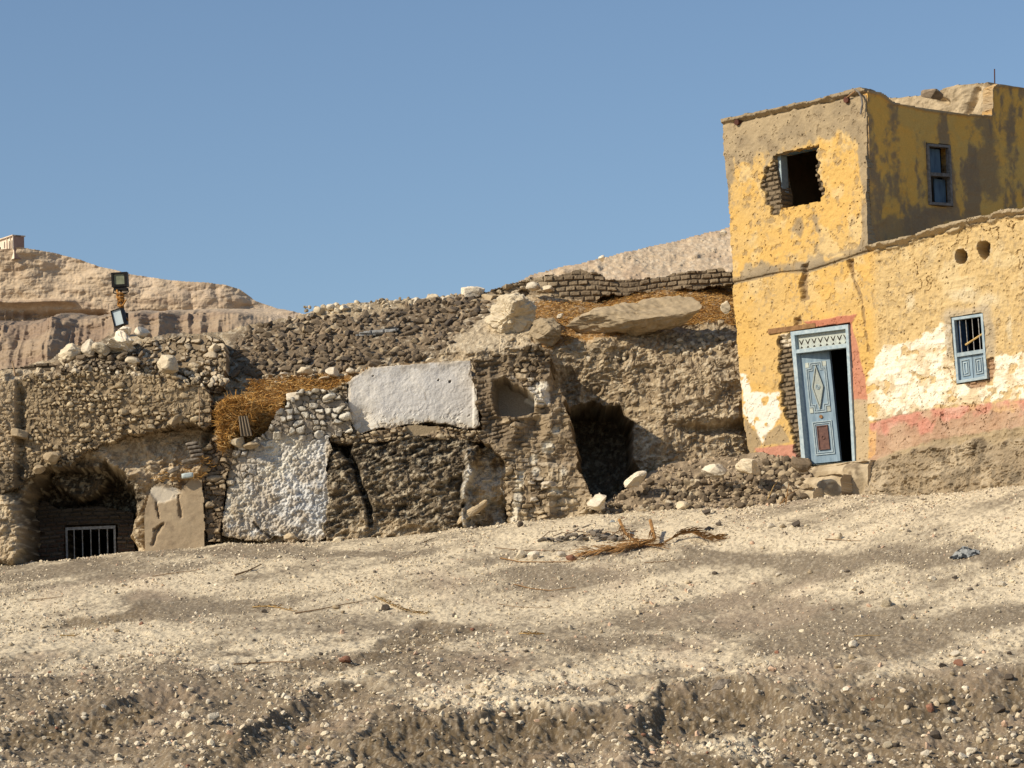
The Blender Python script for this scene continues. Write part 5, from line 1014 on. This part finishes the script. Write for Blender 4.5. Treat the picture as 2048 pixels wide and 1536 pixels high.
stuff('brick_rubble', pts, np.stack([rng.uniform(.06, .12, 620), rng.uniform(.04, .06, 620), rng.uniform(.03, .055, 620)], 1), rng.uniform(-1.2, 1.2, (620, 2)), np.array([(.20, .152, .102)])*rng.uniform(.7, 1.5, (620, 1)), 'small brick rubble filling the collapsed slope', sub_rocks(6, 1, 5, .1, .6, 340))
# rubble speckling the hillside terraces and wall tops
reg = [([(100, 740), (200, 705), (300, 690), (440, 680), (455, 770), (400, 775), (300, 755)], 420, 56.5), ([(850, 700), (960, 630), (1060, 680), (1080, 700), (950, 718)], 260, None), ([(1090, 700), (1180, 690), (1460, 655), (1480, 700), (1200, 740)], 160, None), ([(460, 755), (700, 735), (860, 722), (690, 760), (560, 785)], 130, None), ([(600, 612), (900, 590), (985, 590), (900, 605), (620, 632)], 120, None)]
PP_, CC_ = [], []
for poly, n, Yc in reg:
    for u, v in inside(poly, n, n):
        PP_.append(hat(u, v, .03) if Yc is None else at(u, v, Yc+.014*(760-v)-.05)); CC_.append([(.50, .42, .30), (.42, .34, .23), (.25, .2, .135), (.60, .52, .39)][rng.integers(4)])
PP_ = np.array(PP_); CC_ = np.array(CC_); n = len(PP_); sz = rng.uniform(.02, .065, (n, 1))*rng.uniform(.7, 1.2, (n, 3))
stuff('stone_rubble', PP_, sz, rng.uniform(-3, 3, (n, 2)), CC_, 'loose pale stone chips over the terraces', sub_rocks(6, 1, 7, .12, 0, 360))

# ---- rubble heap before the cliff
HPO = at(1400, 1032, 54.75); HPF = Fr(HPO, 13.); KS = 1.75
HPP = [(1165, 1050), (1190, 1012), (1225, 992), (1262, 972), (1300, 946), (1340, 925), (1400, 918), (1470, 912), (1520, 905), (1580, 915), (1618, 918), (1625, 950), (1600, 990), (1600, 1040), (1400, 1050), (1250, 1055)]
def d_hp(s, t, u, v):
    f1, f2, idd, _, _ = wor(s*9, t*14, 801); r = np.clip(.5-f1, 0, 1)*.10*idd+(fbm(s*1.5, t*2, 4, 802)-.5)*.25+(fbm(s*12, t*14, 3, 803)-.5)*.04
    c = mixc(flat(s.shape, (.22, .17, .115)), (.33, .26, .18), ss(.4, .6, fbm(s*5, t*6, 3, 804))); return r, c, sd(u, v, HPP)+12*(fbm(s*3, t*3, 3, 805)-.5) < 0
o = relief('rubble_heap', HPO, 13., -2.4, 2.6, -.4, 1.3, .022, lambda s, t: -KS*t, d_hp, .6, M['rock']); tag(o, 'earth of the rubble heap below the cliff', 'rubble heap', None, 'stuff')
def hpt(u, v, lift=.05):
    r = ray(u, v); nrm = HPF.N+KS*np.array([0, 0, 1.]); nrm = nrm/np.linalg.norm(nrm); k = (HPO@nrm+lift)/(r@nrm); return r*k
hv_ = variants('rubble_stone', range(400, 410), 2, 'brick', 9, .12, .25); hv2 = variants('rubble_stone', range(410, 416), 2, 'tan', 9, .12, .2); hv3 = variants('rubble_stone', range(416, 420), 2, 'pale', 9, .12, .2)
HP2 = [(1190, 1035), (1215, 1008), (1280, 975), (1340, 945), (1420, 950), (1500, 940), (1580, 925), (1612, 935), (1605, 1005), (1400, 1024), (1260, 1034)]
for u, v in inside(HP2, 230, 5)+inside([(1530, 920), (1600, 920), (1610, 1000), (1540, 1005)], 50, 6):
    L_ = hv_ if rng.random() < .50 else (hv2 if rng.random() < .8 else hv3); f = rng.uniform(.035, .075)*(1.15 if u > 1530 else 1)
    lk = 'brown' if L_ is hv_ else ('tan' if L_ is hv2 else 'pale'); zn = 'at the foot of the steps' if u > 1520 else ('below the tomb mouth' if u < 1300 else ('along the lower edge under the cliff' if v > 990 else 'near the top under the cliff'))
    inst('rubble_stone', L_[rng.integers(len(L_))], hpt(u, v), (f*1.2, f, f*.8), (rng.uniform(0, 6), rng.uniform(-.6, .6), rng.uniform(-.6, .6)), 'small '+lk+' stone in the rubble heap '+zn, 'stone', lk+' heap stones '+zn)
q = inside(HPP, 900, 7); pts = np.array([hpt(u, v, .02) for u, v in q]); n = 900
stuff('heap_chips', pts, rng.uniform(.015, .04, (n, 1))*rng.uniform(.8, 1.2, (n, 3)), rng.uniform(-3, 3, (n, 2)), np.array([(.30, .235, .16)])*rng.uniform(.7, 1.7, (n, 1)), 'small chips of the rubble heap', sub_rocks(5, 1, 7, .12, 0, 430))

# ---- straw
def strands(name, label, pts, ln, wd, up, seed):
    r = np.random.default_rng(seed); n = len(pts); a = r.uniform(0, 2*pi, n); e = r.normal(0, up, n); d = np.stack([np.cos(a)*np.cos(e), np.sin(a)*np.cos(e)*.6, np.sin(e)-.15], 1); l = r.uniform(*ln, n)[:, None]
    side = np.cross(d, r.normal(size=(n, 3))); side /= np.linalg.norm(side, axis=1, keepdims=True); w_ = wd*r.uniform(.6, 1.3, (n, 1)); bend = r.normal(0, .12, (n, 3))*l
    P0, P1, P2 = pts-d*l*.5, pts+bend, pts+d*l*.5; V = np.stack([P0-side*w_*.5, P0+side*w_*.5, P1-side*w_, P1+side*w_, P2-side*w_*.4, P2+side*w_*.4], 1).reshape(-1, 3)
    I = np.arange(n)[:, None]*6; F = np.concatenate([I+np.array([0, 1, 3, 2]), I+np.array([2, 3, 5, 4])]); cc = np.array([(.46, .235, .06), (.55, .31, .09), (.30, .15, .045), (.58, .39, .17)])[r.integers(0, 4, n)]*r.uniform(.7, 1.15, (n, 1))
    o = mk(name, V, F, M['straw'], None, np.repeat(cc, 6, 0)); o['kind'] = 'stuff'; return tag(o, label, 'straw')
q = [p for p in inside(S1P, 9500, 8)]; pts = hat_many(q, rng.uniform(-.02, .10, len(q)))
strands('straw', 'orange-brown straw littering the terrace round the long rock slab', pts, (.06, .22), .005, .25, 9)
q = inside([(500, 762), (600, 752), (700, 744), (780, 732), (700, 764), (640, 783), (575, 788), (556, 820), (532, 864), (505, 878), (450, 928), (425, 935), (440, 880), (434, 860), (432, 812), (450, 800), (490, 788)], 5200, 10)
SYf = lambda v: 56.1-np.clip((v-760)/100, 0, 1)*.25
pts = np.array([at(u, v, 57.25-1.0*np.clip((v-745)/60, 0, 1)-rng.uniform(0, .12)) for u, v in q])
# earth tongue carrying the straw
def d_st(s, t, u, v): return (fbm(s*3, t*3, 4, 811)-.5)*.2, mixc(flat(s.shape, (.36, .2, .07)), (.24, .15, .07), ss(.4, .6, fbm(s*6, t*6, 3, 812))), sd(u, v, S2P)+8*(fbm(s*5, t*5, 3, 813)-.5) < 0
SO_ = at(560, 800, 56.35); o = relief('straw_bed', SO_, 0, -1.6, 2.9, -1.4, .9, .022, lambda s, t: -np.clip(t+.05, 0, 1)*1.9, d_st, 1.0, M['rock']); tag(o, 'trampled straw and earth above the limewashed wall', 'straw', None, 'stuff')
strands('straw', 'orange straw spilling over the terrace beside the limewashed wall', pts, (.06, .24), .0055, .3, 11)
q = inside([(434, 812), (452, 797), (480, 793), (505, 800), (512, 830), (500, 845), (476, 850), (470, 868), (448, 900), (440, 900), (436, 860)], 2600, 12)
pts = np.array([at(u, v, 56.0-rng.uniform(0, .22)) for u, v in q]); strands('straw', 'thick orange straw bundle hanging at the left end of the terrace', pts, (.08, .3), .006, .6, 13)
q = inside([(1085, 590), (1110, 700), (1060, 690), (990, 715), (950, 690), (880, 640), (900, 600), (1000, 600)], 500, 14); pts = hat_many(q, .06); strands('straw', 'thin straw scattered between the boulders', pts, (.05, .16), .004, .25, 15)
q = inside([(300, 955), (400, 905), (440, 930), (400, 960), (330, 965)], 260, 16); pts = np.array([at(u, v, 55.75) for u, v in q]); strands('straw', 'few straws on the bank above the mud plaster pier', pts, (.05, .18), .004, .25, 17)
m = MB()
for k in range(7): dx = (k-3)*.022; m.tube([at(486, 832, 55.72)+np.array([dx, .02*(k % 2), 0]), at(493, 872, 55.72)+np.array([dx*1.3, .02*(k % 2), 0])], .016, 6)
tag(m.build('reed_bundle', M['bundle']), 'grey bundle of reed stalks standing in the straw overhang', 'reed bundle')
for nm, lb, a, b, Y, r_ in (('wooden_stake', 'short wooden stake standing on the left end of the rubble wall', (24, 722), (30, 752), 56.3, .022), ('reed_stalk', 'thin pale vertical reed stalk against the right end of the rubble wall', (397, 778), (399, 852), 55.55, .013), ('reed_stalk', 'short thin pale stalk higher up in the slumped wall', (369, 698), (371, 722), 56.4, .012)):
    m = MB(); A, B = at(*a, Y), at(*b, Y); m.tube([B, (A+B)/2+[.01, 0, 0], A], r_, 6, .6); tag(m.build(nm, M['wood']), lb, 'stake' if 'stake' in nm else 'reed')

# ---- floodlight post
LY = 58.5; pb = at(247, 662, LY); k = LY/FPX
post = empty('floodlight_post', tuple(pb), 'rusty floodlight post with a square lamp on top and a second tilted lamp below', 'floodlight post')
m = MB(); top = at(240, 585, LY); m.tube([pb-[0, 0, .1], top], .035, 8); m.build('post', M['wood'], post)
m = MB()
for i in range(11):
    f = .50+.048*i; c0 = pb+(top-pb)*min(f, 1.0); w_ = rng.uniform(.03, .06)
    m.tube([c0+[w_*cos(a), w_*sin(a), .03*sin(a+i*1.7)+rng.uniform(-.03, .03)] for a in np.linspace(0, 6.3, 9)], .02, 5)
m.tube([pb+(top-pb)*x+[.06+.06*sin(x*9), -.05, 0] for x in np.linspace(.25, .8, 8)], .016, 5); m.build('tape_wrapping', M['tape'], post)
def lamp(pc, w_, h_, rot, glass, name):
    fr = Fr(pc, rot); tl = .08 if name == 'floodlight' else 0
    class T(Fr):
        def p(s, a, b, d=0):
            a2, b2 = (a, b) if name == 'floodlight' else (a*cos(.18)-b*sin(.18), a*sin(.18)+b*cos(.18)); return s.O+a2*s.S+b2*s.Z+(d+b2*.12)*s.N
    fr = T(pc, rot); o_ = [(-w_/2, h_/2), (w_/2, h_/2), (w_/2, -h_/2), (-w_/2, -h_/2)]; e = .042 if name == 'floodlight' else .015; i_ = [(-w_/2+e, h_/2-e*.8), (w_/2-e*1.3, h_/2-e*.8), (w_/2-e*1.3, -h_/2+e), (-w_/2+e, -h_/2+e)]
    m = MB(); m.ring(fr, o_, i_, -.10, .02); b_ = w_*.3
    m.hexa([fr.p(-b_, -h_*.3, -.22), fr.p(b_, -h_*.3, -.22), fr.p(w_/2, -h_/2, -.10), fr.p(-w_/2, -h_/2, -.10), fr.p(-b_, h_*.3, -.22), fr.p(b_, h_*.3, -.22), fr.p(w_/2, h_/2, -.10), fr.p(-w_/2, h_/2, -.10)])
    hd_ = m.build(name, M['black'], post); m = MB(); m.box(fr, i_[0][0]-.003, i_[1][0]+.003, i_[3][1]-.003, i_[0][1]+.003, -.02, -.01); m.build('lamp_glass', M[glass], hd_); return fr, hd_
lf, lh = lamp(at(239, 559, LY), 33*k, 29*k, 8, 'glass', 'floodlight')
m = MB(); m.box(lf, -.12, .12, -.19, -.145, -.16, 0); m.build('lamp_gear_box', M['black'], lh)
m = MB(); yk = [(-.13, -.16), (-.14, -.225), (-.09, -.25), (0, -.25), (.09, -.25), (.14, -.225), (.13, -.16)]; m.tube([lf.p(a, b, -.06) for a, b in yk], .012, 6); m.tube([lf.p(0, -.25, -.06), lf.p(0, -.18, -.06)], .02, 6); m.build('lamp_bracket', M['black'], post)
lamp(at(236, 635, LY-.12), 25*k, 34*k, 22, 'mirror', 'lower_floodlight')
lf2 = at(252, 636, LY+.08); m = MB(); m.tube([lf2-[0, 0, .12], lf2, lf2+[0, 0, .09]], .045, 8); m.build('lamp_housing', M['black'], post)

# ---- house on the far hill
FY = 1058.; fo = at(28, 499, FY); kf = FY/FPX
fh = empty('far_hilltop_house', tuple(fo), 'tiny pink and cream flat-roofed house on the far hilltop at left', 'house')
FFr = Fr(fo, 52.); 
A0 = FFr.st(28, 499); Wd = 22*kf/1; hgt = 28*kf
fs0, _ = FFr.st(-45, 500)
m = MB(); m.box(FFr, fs0, 0, -3, hgt, -2.5, 0); m.build('front_wall', M['creamw'], fh)
sfr = Fr(fo, -38.); es, _ = sfr.st(48.5, 499)
m = MB(); m.box(sfr, .02, es, -3, hgt*1.0, -2.4, .05); m.build('side_wall', M['pinkw'], fh)
m = MB(); m.box(FFr, fs0-.3, .4, hgt, hgt+.35, -2.4, .7); m.box(sfr, .5, es+.3, hgt, hgt+.34, -2.4, .4); m.build('roof_slab', M['creamw'], fh)
for u_, w_, h0_, h1_ in ((24.5, 1.5, .12, .72), (19, 1.7, .14, .72), (9.5, 1.3, .30, .78), (0.5, 2.5, .05, .5)):
    s_, _ = FFr.st(u_, 490); m = MB(); m.box(FFr, s_-w_*kf*.9, s_+w_*kf*.9, hgt*h0_, hgt*h1_, -.5, .08); m.build('doorway', M['inner'], fh)
for u_ in (27.5, 22, 14.8): s_, _ = FFr.st(u_, 490); m = MB(); m.box(FFr, s_-.12, s_+.12, 0, hgt, .08, .4); m.build('pillar', M['creamw'], fh)

# ================================================================== STONES, STICKS AND LITTER ON THE GROUND
gv = sub_rocks(8, 0, 4, .4, 0, 450)
def bank_at(u, v, x, y):
    nb = .5*fbm(x*2.2, y*1.6, 4, 66)+.5*fbm(x*6, y*5, 3, 68)-.5; b = np.zeros_like(u)
    for poly, hg, st_ in BANKS: b = np.maximum(b, st_*ss(8, -10, sd(u, v, poly)+36*nb))
    for a, b2, c_, d_ in ELL: b = np.maximum(b, .5*ss(1.3, .6, np.hypot((u-a)/c_, (v-b2)/d_)))
    return b*.9
NG = 105000; r = np.random.default_rng(21)
x = r.uniform(-10, 10, NG); y = 40.5+15.5*r.random(NG)**.9; P = np.stack([x, y, gh(x, y)], 1); u, v = proj(P); low = ss(1200, 1480, v)
cl = fbm(x*1.1, y*1.0, 4, 900); keep = r.random(NG) < (.36+.15*low+1.6*(cl-.5)); keep &= r.random(NG) > bank_at(u, v, x, y)
P = P[keep]; low = low[keep]; n = len(P)
sz = (.006+.013*r.random(n)**3+(.03*r.random(n)**9)*(.5+low))[:, None]*r.uniform(.75, 1.3, (n, 3))*np.array([1.2, 1.2, .8]); P[:, 2] += sz[:, 2]*.4
pal = 1.12*np.array([(.60, .52, .38), (.66, .58, .45), (.48, .40, .28), (.36, .30, .22), (.22, .18, .14), (.52, .36, .25), (.15, .125, .10), (.56, .47, .34)]); cols = pal[r.choice(8, n, p=[.24, .14, .2, .14, .08, .05, .03, .12])]
stuff('gravel', P, sz, r.uniform(-3, 3, (n, 2)), cols, 'pale limestone gravel over the slope', gv)
g2 = sub_rocks(8, 1, 8, .12, .1, 470); NG = 3600; x = r.uniform(-9.5, 9.5, NG); y = 40.5+15*r.random(NG)**1.5; P = np.stack([x, y, gh(x, y)], 1); u, v = proj(P)
cl = fbm(x*.8, y*.8, 4, 910); keep = r.random(NG) < (.08+1.6*(cl-.45)+.55*ss(1250, 1480, v)*ss(900, 1700, u)+.25*ss(1300, 1480, v)); keep &= r.random(NG) > .9*bank_at(u, v, x, y)*(u < 1600); P = P[keep]; n = len(P)
sz = (.018+.032*r.random(n)**2)[:, None]*r.uniform(.75, 1.3, (n, 3))*np.array([1.2, 1.1, .75]); P[:, 2] += sz[:, 2]*.3
stuff('pebbles', P, sz, r.uniform(-3, 3, (n, 2)), pal[r.choice(8, n, p=[.26, .18, .16, .1, .1, .05, .05, .10])], 'scattered pebbles over the slope', g2)
sv = {c: variants('stone', range(500+20*i, 508+20*i), 2, c, 9, .1, .15) for i, c in enumerate(('paleb', 'pale', 'tan', 'dark', 'red'))}
def gstone(u, v, w_, c, h=.75, label=None, group=None):
    p = gat(u, v); sz = w_*p[1]/FPX/2; L_ = sv[c]
    nm = {'paleb': 'bright cream', 'pale': 'pale cream', 'tan': 'tan', 'dark': 'dark grey', 'red': 'reddish'}[c]
    zone = 'on the pale upper slope' if v < 1200 else ('on the middle of the gravel slope' if v < 1370 else ('among the stones at the lower right' if u > 1500 else ('on the eroded bank at lower left' if u < 800 else 'on the eroded bank at bottom centre')))
    return inst('stone', L_[rng.integers(len(L_))], p+[0, 0, sz*h*.45], (sz*1.15, sz*rng.uniform(.8, 1.1), sz*h*1.1), (rng.uniform(0, 6), rng.uniform(-.25, .25), rng.uniform(-.25, .25)), label or 'one of the small '+nm+' stones lying loose '+zone, 'stone', group or (nm+' stones '+zone if not label else None))
named = [(1041, 1116, 24, 'pale', 'rounded cream stone at the left end of the short stone row by the palm frond'), (1067, 1117, 24, 'paleb', 'whitish egg-shaped stone second in the stone row by the palm frond'), (1122, 1113, 18, 'paleb', 'upright cream stone third in the row by the palm frond'), (1141, 1121, 20, 'red', 'dark red-brown stone at the right end of the row by the palm frond'),
         (1040, 1053, 16, 'dark', 'dark stone on pale sand below the ruined pier'), (1075, 1037, 14, 'paleb', 'small white stone at the foot of the ruined pier'), (1414, 1029, 20, 'dark', 'dark angular stone just below the rubble heap'), (1593, 1053, 20, 'dark', 'black angular stone in the row below the steps'), (1541, 1055, 14, 'paleb', 'cream pointed stone in the row below the steps'), (1565, 1056, 14, 'tan', 'small tan stone between the cream and black stones below the steps'), (1437, 1052, 12, 'dark', 'dark grey upright stone above the palm leaves'),
         (1677, 1077, 18, 'pale', 'pale round stone in the upper slope right of the palm leaves'), (1557, 1152, 12, 'paleb', 'white pebble on the dark patch right of centre'), (1863, 1161, 16, 'paleb', 'white stone on the right below the crumpled cloth'), (1910, 1157, 12, 'dark', 'dark stone right of the white one below the cloth'), (2004, 1173, 16, 'paleb', 'bright stone near the right edge of the slope'), (1774, 1211, 24, 'pale', 'flat cream stone with a sharp shadow right of centre'), (1805, 1215, 14, 'pale', 'small cream stone just right of the flat one'), (1708, 1293, 20, 'paleb', 'pale flat stone on grey dust below centre right'), (1703, 1318, 16, 'tan', 'tan stone directly below the pale flat one on grey dust'), (1676, 1336, 14, 'tan', 'upright tan stone lower left of the tan one on grey dust'),
         (769, 1221, 20, 'dark', 'dark brown blocky stone by the yellow palm leaf'), (672, 1217, 14, 'tan', 'tan stone lying across the long twig'), (740, 1350, 20, 'pale', 'cream cubic stone casting a shadow left of centre'), (1003, 1304, 16, 'paleb', 'grey-white angular stone in the middle of the grey dust'), (426, 1440, 26, 'paleb', 'large flat white stone on the lower left bank'), (303, 1450, 18, 'pale', 'pale stone at the right end of the dark hollow lower left'), (671, 1413, 14, 'paleb', 'small white stone on the dark bank left of centre'), (883, 1417, 20, 'pale', 'cream block in the stone cluster at bottom centre'), (942, 1395, 18, 'pale', 'cream block at the upper right of the stone cluster at bottom centre'), (690, 1324, 24, 'red', 'reddish brown brick fragment left of centre'), (1918, 1331, 20, 'red', 'orange brick piece at right among cream stones'), (1910, 1312, 20, 'paleb', 'bright white stone above the orange brick piece'), (1885, 1334, 16, 'dark', 'dark stone left of the orange brick piece'), (430, 1342, 20, 'paleb', 'flat pale stone on the middle left slope'), (505, 1325, 16, 'pale', 'pale chunk standing on the curved dry stalk'), (1440, 1342, 12, 'tan', 'small grey stone alone on pale sand right of centre'),
         (1998, 1424, 26, 'dark', 'big dark stone among cobbles at right'), (2030, 1423, 20, 'tan', 'round tan cobble beside the big dark one'), (1890, 1405, 22, 'tan', 'long tan cobble on the lower right bank'), (2017, 1360, 20, 'dark', 'dark grey cobble above the cobbles near the right edge'), (1860, 1422, 20, 'red', 'pinkish brick cobble at lower right'), (1774, 1496, 22, 'pale', 'pale cobble near the bottom right'), (1790, 1492, 18, 'tan', 'tan cobble touching the pale one near the bottom right'), (1873, 1478, 26, 'dark', 'wide dark cobble at lower right')]
for a, b, w_, c, lb in named: gstone(a, b, w_, c, .8, lb)
cnt = 0; r = np.random.default_rng(33)
while cnt < 250:
    u_, v_ = r.uniform(0, 2048), 1045+490*r.random()**.62
    if v_ < np.interp(u_, [0, 2048], [1150, 1010]): continue
    cl = fbm(np.array([u_*.006]), np.array([v_*.014]), 3, 920)[0]
    if r.random() > .10+2.6*max(cl-.47, 0)+.9*ss(1330, 1480, v_)*ss(1300, 1800, u_)+.25*ss(1300, 1500, v_): continue
    big = 1+.9*float(ss(1340, 1500, v_)*ss(1400, 1900, u_)); c = ('paleb', 'pale', 'tan', 'dark', 'red')[r.choice(5, p=[.22, .30, .22, .20, .06])]
    gstone(u_, v_, r.uniform(6, 12)*big, c); cnt += 1
# sticks and dry stalks
def stick(pts, rad, label, cat='stick', material='twig', name='twig', lift=.02):
    Q = [gat(a, b)+np.array([0, 0, lift+(c_[0] if c_ else 0)*1.0]) for a, b, *c_ in pts]; m = MB(); m.tube(Q, rad, 5, .5); return tag(m.build(name, M[material]), label, cat)
stick([(470, 1152), (495, 1145), (523, 1135, .03)], .018, 'thick short dry stick on the upper left slope')
stick([(305, 1155), (350, 1148), (400, 1142)], .008, 'long thin twig left of the thick short stick')
stick([(590, 1229), (640, 1221), (690, 1211), (727, 1205)], .012, 'long twig lying left of the yellow palm leaf')
stick([(468, 1331), (520, 1330), (560, 1326), (592, 1329)], .013, 'long curved brown stalk on the left middle slope', 'stalk', name='dry_stalk')
stick([(848, 1086), (860, 1082), (873, 1078)], .009, 'small twig below the blackened rock face')
stick([(1028, 1171), (1060, 1180), (1100, 1184), (1152, 1177)], .008, 'thin curved palm stalk on the grey patch below the palm frond', 'stalk', 'palm', 'dry_stalk')
stick([(995, 1210), (1030, 1216), (1100, 1218)], .006, 'thin dry stalk in the centre of the slope', 'stalk', name='dry_stalk')
stick([(1708, 1275), (1735, 1274), (1760, 1274)], .008, 'short straight yellow stalk at right of centre', 'stalk', 'palmy', 'dry_stalk')
stick([(990, 1098), (1040, 1103), (1090, 1104), (1140, 1105)], .008, 'long thin twig above the stone row', 'stick', 'twig')
stick([(1000, 1118), (1040, 1127), (1090, 1127), (1140, 1126), (1170, 1118)], .010, 'reddish bent twig running under the stone row', 'stick', 'palm')
stick([(1288, 1128), (1330, 1126), (1378, 1121)], .007, 'thin straight twig below the palm leaves')
stick([(120, 1274), (150, 1274), (160, 1270)], .012, 'short bent tan stalk on the left slope', 'stalk', 'palmy', 'dry_stalk')
stick([(55, 1203), (100, 1199), (125, 1196)], .008, 'faint thin twig near the left edge')
stick([(1650, 1081), (1680, 1083), (1722, 1084)], .009, 'brown twig beside the pale round stone at right')
for k_2, (a, b) in enumerate(((1550, 1005), (1572, 1010), (1560, 985))):
    m = MB(); A = gat(a, 1012) if k_2 else hpt(1535, 1004); B = hpt(1560+18*k_2, 955+12*k_2, .14); m.tube([A+[0, 0, .03], (A+B)/2+[0, -.05, .06], B], .011, 5, .5); tag(m.build('dry_stalk', M['palm' if k_2 else 'palmy']), ('long', 'middle', 'short')[k_2]+' dry stalk leaning on the rubble heap beside the steps', 'stalk')
# palm leaves
def frond(name, label, spine, leafl, n, material, spread=.5, lift=.05, stem=.016, lat=1):
    Q = np.array([gat(a, b)+np.array([0, 0, lift+(c_[0] if c_ else 0)]) for a, b, *c_ in spine]); par = empty(name, tuple(Q[0]), label, 'palm leaf')
    m = MB(); m.tube(list(Q), stem, 6, .35); m.build('leaf_stem', M[material], par); m = MB(); r = np.random.default_rng(len(label))
    T = np.linspace(.08, 1, n)
    for i, t in enumerate(T):
        f = t*(len(Q)-1); j = min(int(f), len(Q)-2); p = Q[j]+(Q[j+1]-Q[j])*(f-j); d = (Q[min(j+1, len(Q)-1)]-Q[j]); d /= np.linalg.norm(d)
        for sgn in (-1, 1):
            sidev = np.cross(d, (0, 0, 1.))*sgn; L_ = leafl*(.6+.4*sin(pi*t))*r.uniform(.7, 1.15); dr = d*(1-spread*.5)+sidev*spread*r.uniform(.4, 1.3)*lat+np.array([0, 0, r.uniform(-.15, .35)]); dr /= np.linalg.norm(dr)
            e = p+dr*L_+[0, 0, -.03]; e[2] = max(e[2], gh(e[0], e[1])[0]+.015); mid = p+dr*L_*.5+[0, 0, .03*r.random()]; w_ = .0125; nn = np.cross(dr, (0, 0, 1.)); nn /= np.linalg.norm(nn)+1e-9; nn = nn*.6+np.array([0, 0, .6])
            m.add([p-nn*w_*.5, p+nn*w_*.5, mid+nn*w_, mid-nn*w_, e, mid+[0, 0, .006]], [(0, 1, 2, 3), (3, 2, 4), (0, 3, 5), (1, 5, 2)])
    m.build('leaflets', M[material], par)
frond('palm_leaf', 'big dry brown palm leaf lying to the left with its thick stem raised', [(1302, 1072, .18), (1310, 1092, .05), (1290, 1096), (1255, 1104), (1210, 1110), (1172, 1116)], .50, 60, 'palm', .30, .07, .03)
frond('palm_leaf', 'curled brown palm leaf with upright stub behind the big one', [(1240, 1068, .16), (1250, 1080, .05), (1268, 1090), (1290, 1098), (1320, 1102)], .36, 40, 'palm', .4, .07, .03)
frond('palm_leaf', 'dry palm leaf with reddish leaflets stretching to the right', [(1330, 1092), (1360, 1082, .05), (1385, 1080, .06), (1410, 1084), (1435, 1084)], .36, 44, 'palm', .4, .06, .018)
frond('palm_leaf', 'slender yellow palm leaf near the dark blocky stone left of centre', [(750, 1195), (775, 1208), (800, 1220), (830, 1228), (852, 1230)], .12, 24, 'palmy', .7, .02, .009)
frond('palm_leaf', 'pale yellow strip of palm leaf on the left slope', [(505, 1217), (535, 1215), (560, 1218), (590, 1225)], .16, 8, 'palmy', .25, .02, .012)
frond('palm_leaf', 'small tan scrap of palm leaf in the middle of the slope', [(1038, 1270), (1055, 1270), (1080, 1272)], .14, 8, 'palmy', .3, .02, .010)
# dark debris pile
shv = variants('debris_scrap', range(620, 628), 1, 'shard', 8, .1, .3); shd = variants('debris_scrap', range(630, 634), 1, 'blackbit', 8, .1, .3); r = np.random.default_rng(44)
for k in range(62):
    u_ = 1080+170*r.random(); hgt_ = 15*np.exp(-((u_-1170)/50)**2)+3; v_ = 1082-r.random()*hgt_*1.3-(u_-1165)*.03; p = gat(u_, min(v_+6, 1084))+np.array([0, 0, r.uniform(0, .10)*hgt_/15])
    L_ = shv if r.random() < .88 else shd; inst('debris_scrap', L_[r.integers(len(L_))], p+[0, 0, .03], (r.uniform(.03, .10), r.uniform(.02, .05), r.uniform(.01, .03)), (r.uniform(0, 6), r.uniform(-.6, .6), r.uniform(-.6, .6)), 'dark flat scrap in the low heap of charred debris behind the palm leaves', 'debris', 'scraps of the dark debris heap')
for k in range(8):
    u_ = 1085+22*k; m = MB(); A = gat(u_, 1080-2*(k % 3)); B = gat(u_+r.uniform(25, 50), 1082-r.uniform(0, 16)); m.tube([A+[0, 0, .04], (A+B)/2+[0, 0, .10], B+[0, 0, .06]], .008, 5); tag(m.build('twig', M['twig']), 'thin twig tangled in the low heap of dark debris', 'twig', 'twigs in the dark debris heap')
# crumpled cloth and scraps
def cloth(u, v, w_, h_, label, material, seed):
    p = gat(u, v); n = 22; X, Yc = np.meshgrid(np.linspace(-1, 1, n), np.linspace(-1, 1, n)); r_ = np.hypot(X, Yc); Z = (w_/.42)*(.07*np.clip(1-r_, 0, 1)+.14*rdg(X*2.3+seed, Yc*2.9, 4, seed)*np.clip(1.15-r_, 0, 1))
    Xw = p[0]+X*w_/2*(1+.3*(fbm(Yc*2, X, 2, seed)-.5)); Yw = p[1]+Yc*h_/2; Zw = gh(Xw.ravel(), Yw.ravel()).reshape(X.shape)+Z*.8+.006; I = np.arange(n*n).reshape(n, n)
    q = np.stack([I[:-1, :-1], I[:-1, 1:], I[1:, 1:], I[1:, :-1]], -1).reshape(-1, 4); k = (r_[:-1, :-1] < 1.02).ravel(); o = mk('crumpled_cloth', np.stack([Xw, Yw, Zw], -1).reshape(-1, 3), q[k], M[material], None, None, False); md = o.modifiers.new('thick', 'SOLIDIFY'); md.thickness = .006; return tag(o, label, 'cloth')
cloth(1930, 1112, .44, .22, 'crumpled grey-blue and black cloth lying on the right of the slope', 'cloth', 5)
cloth(1418, 1060, .16, .14, 'small black scrap beside the dark upright stone above the palm leaves', 'blackbit', 8)
cloth(1225, 1044, .10, .08, 'tiny blue-grey rag on the sand below the rubble heap', 'cloth', 9)
cloth(1440, 1372, .30, .10, 'flat dark grey scrap on the lip of the lower bank', 'shard', 10)
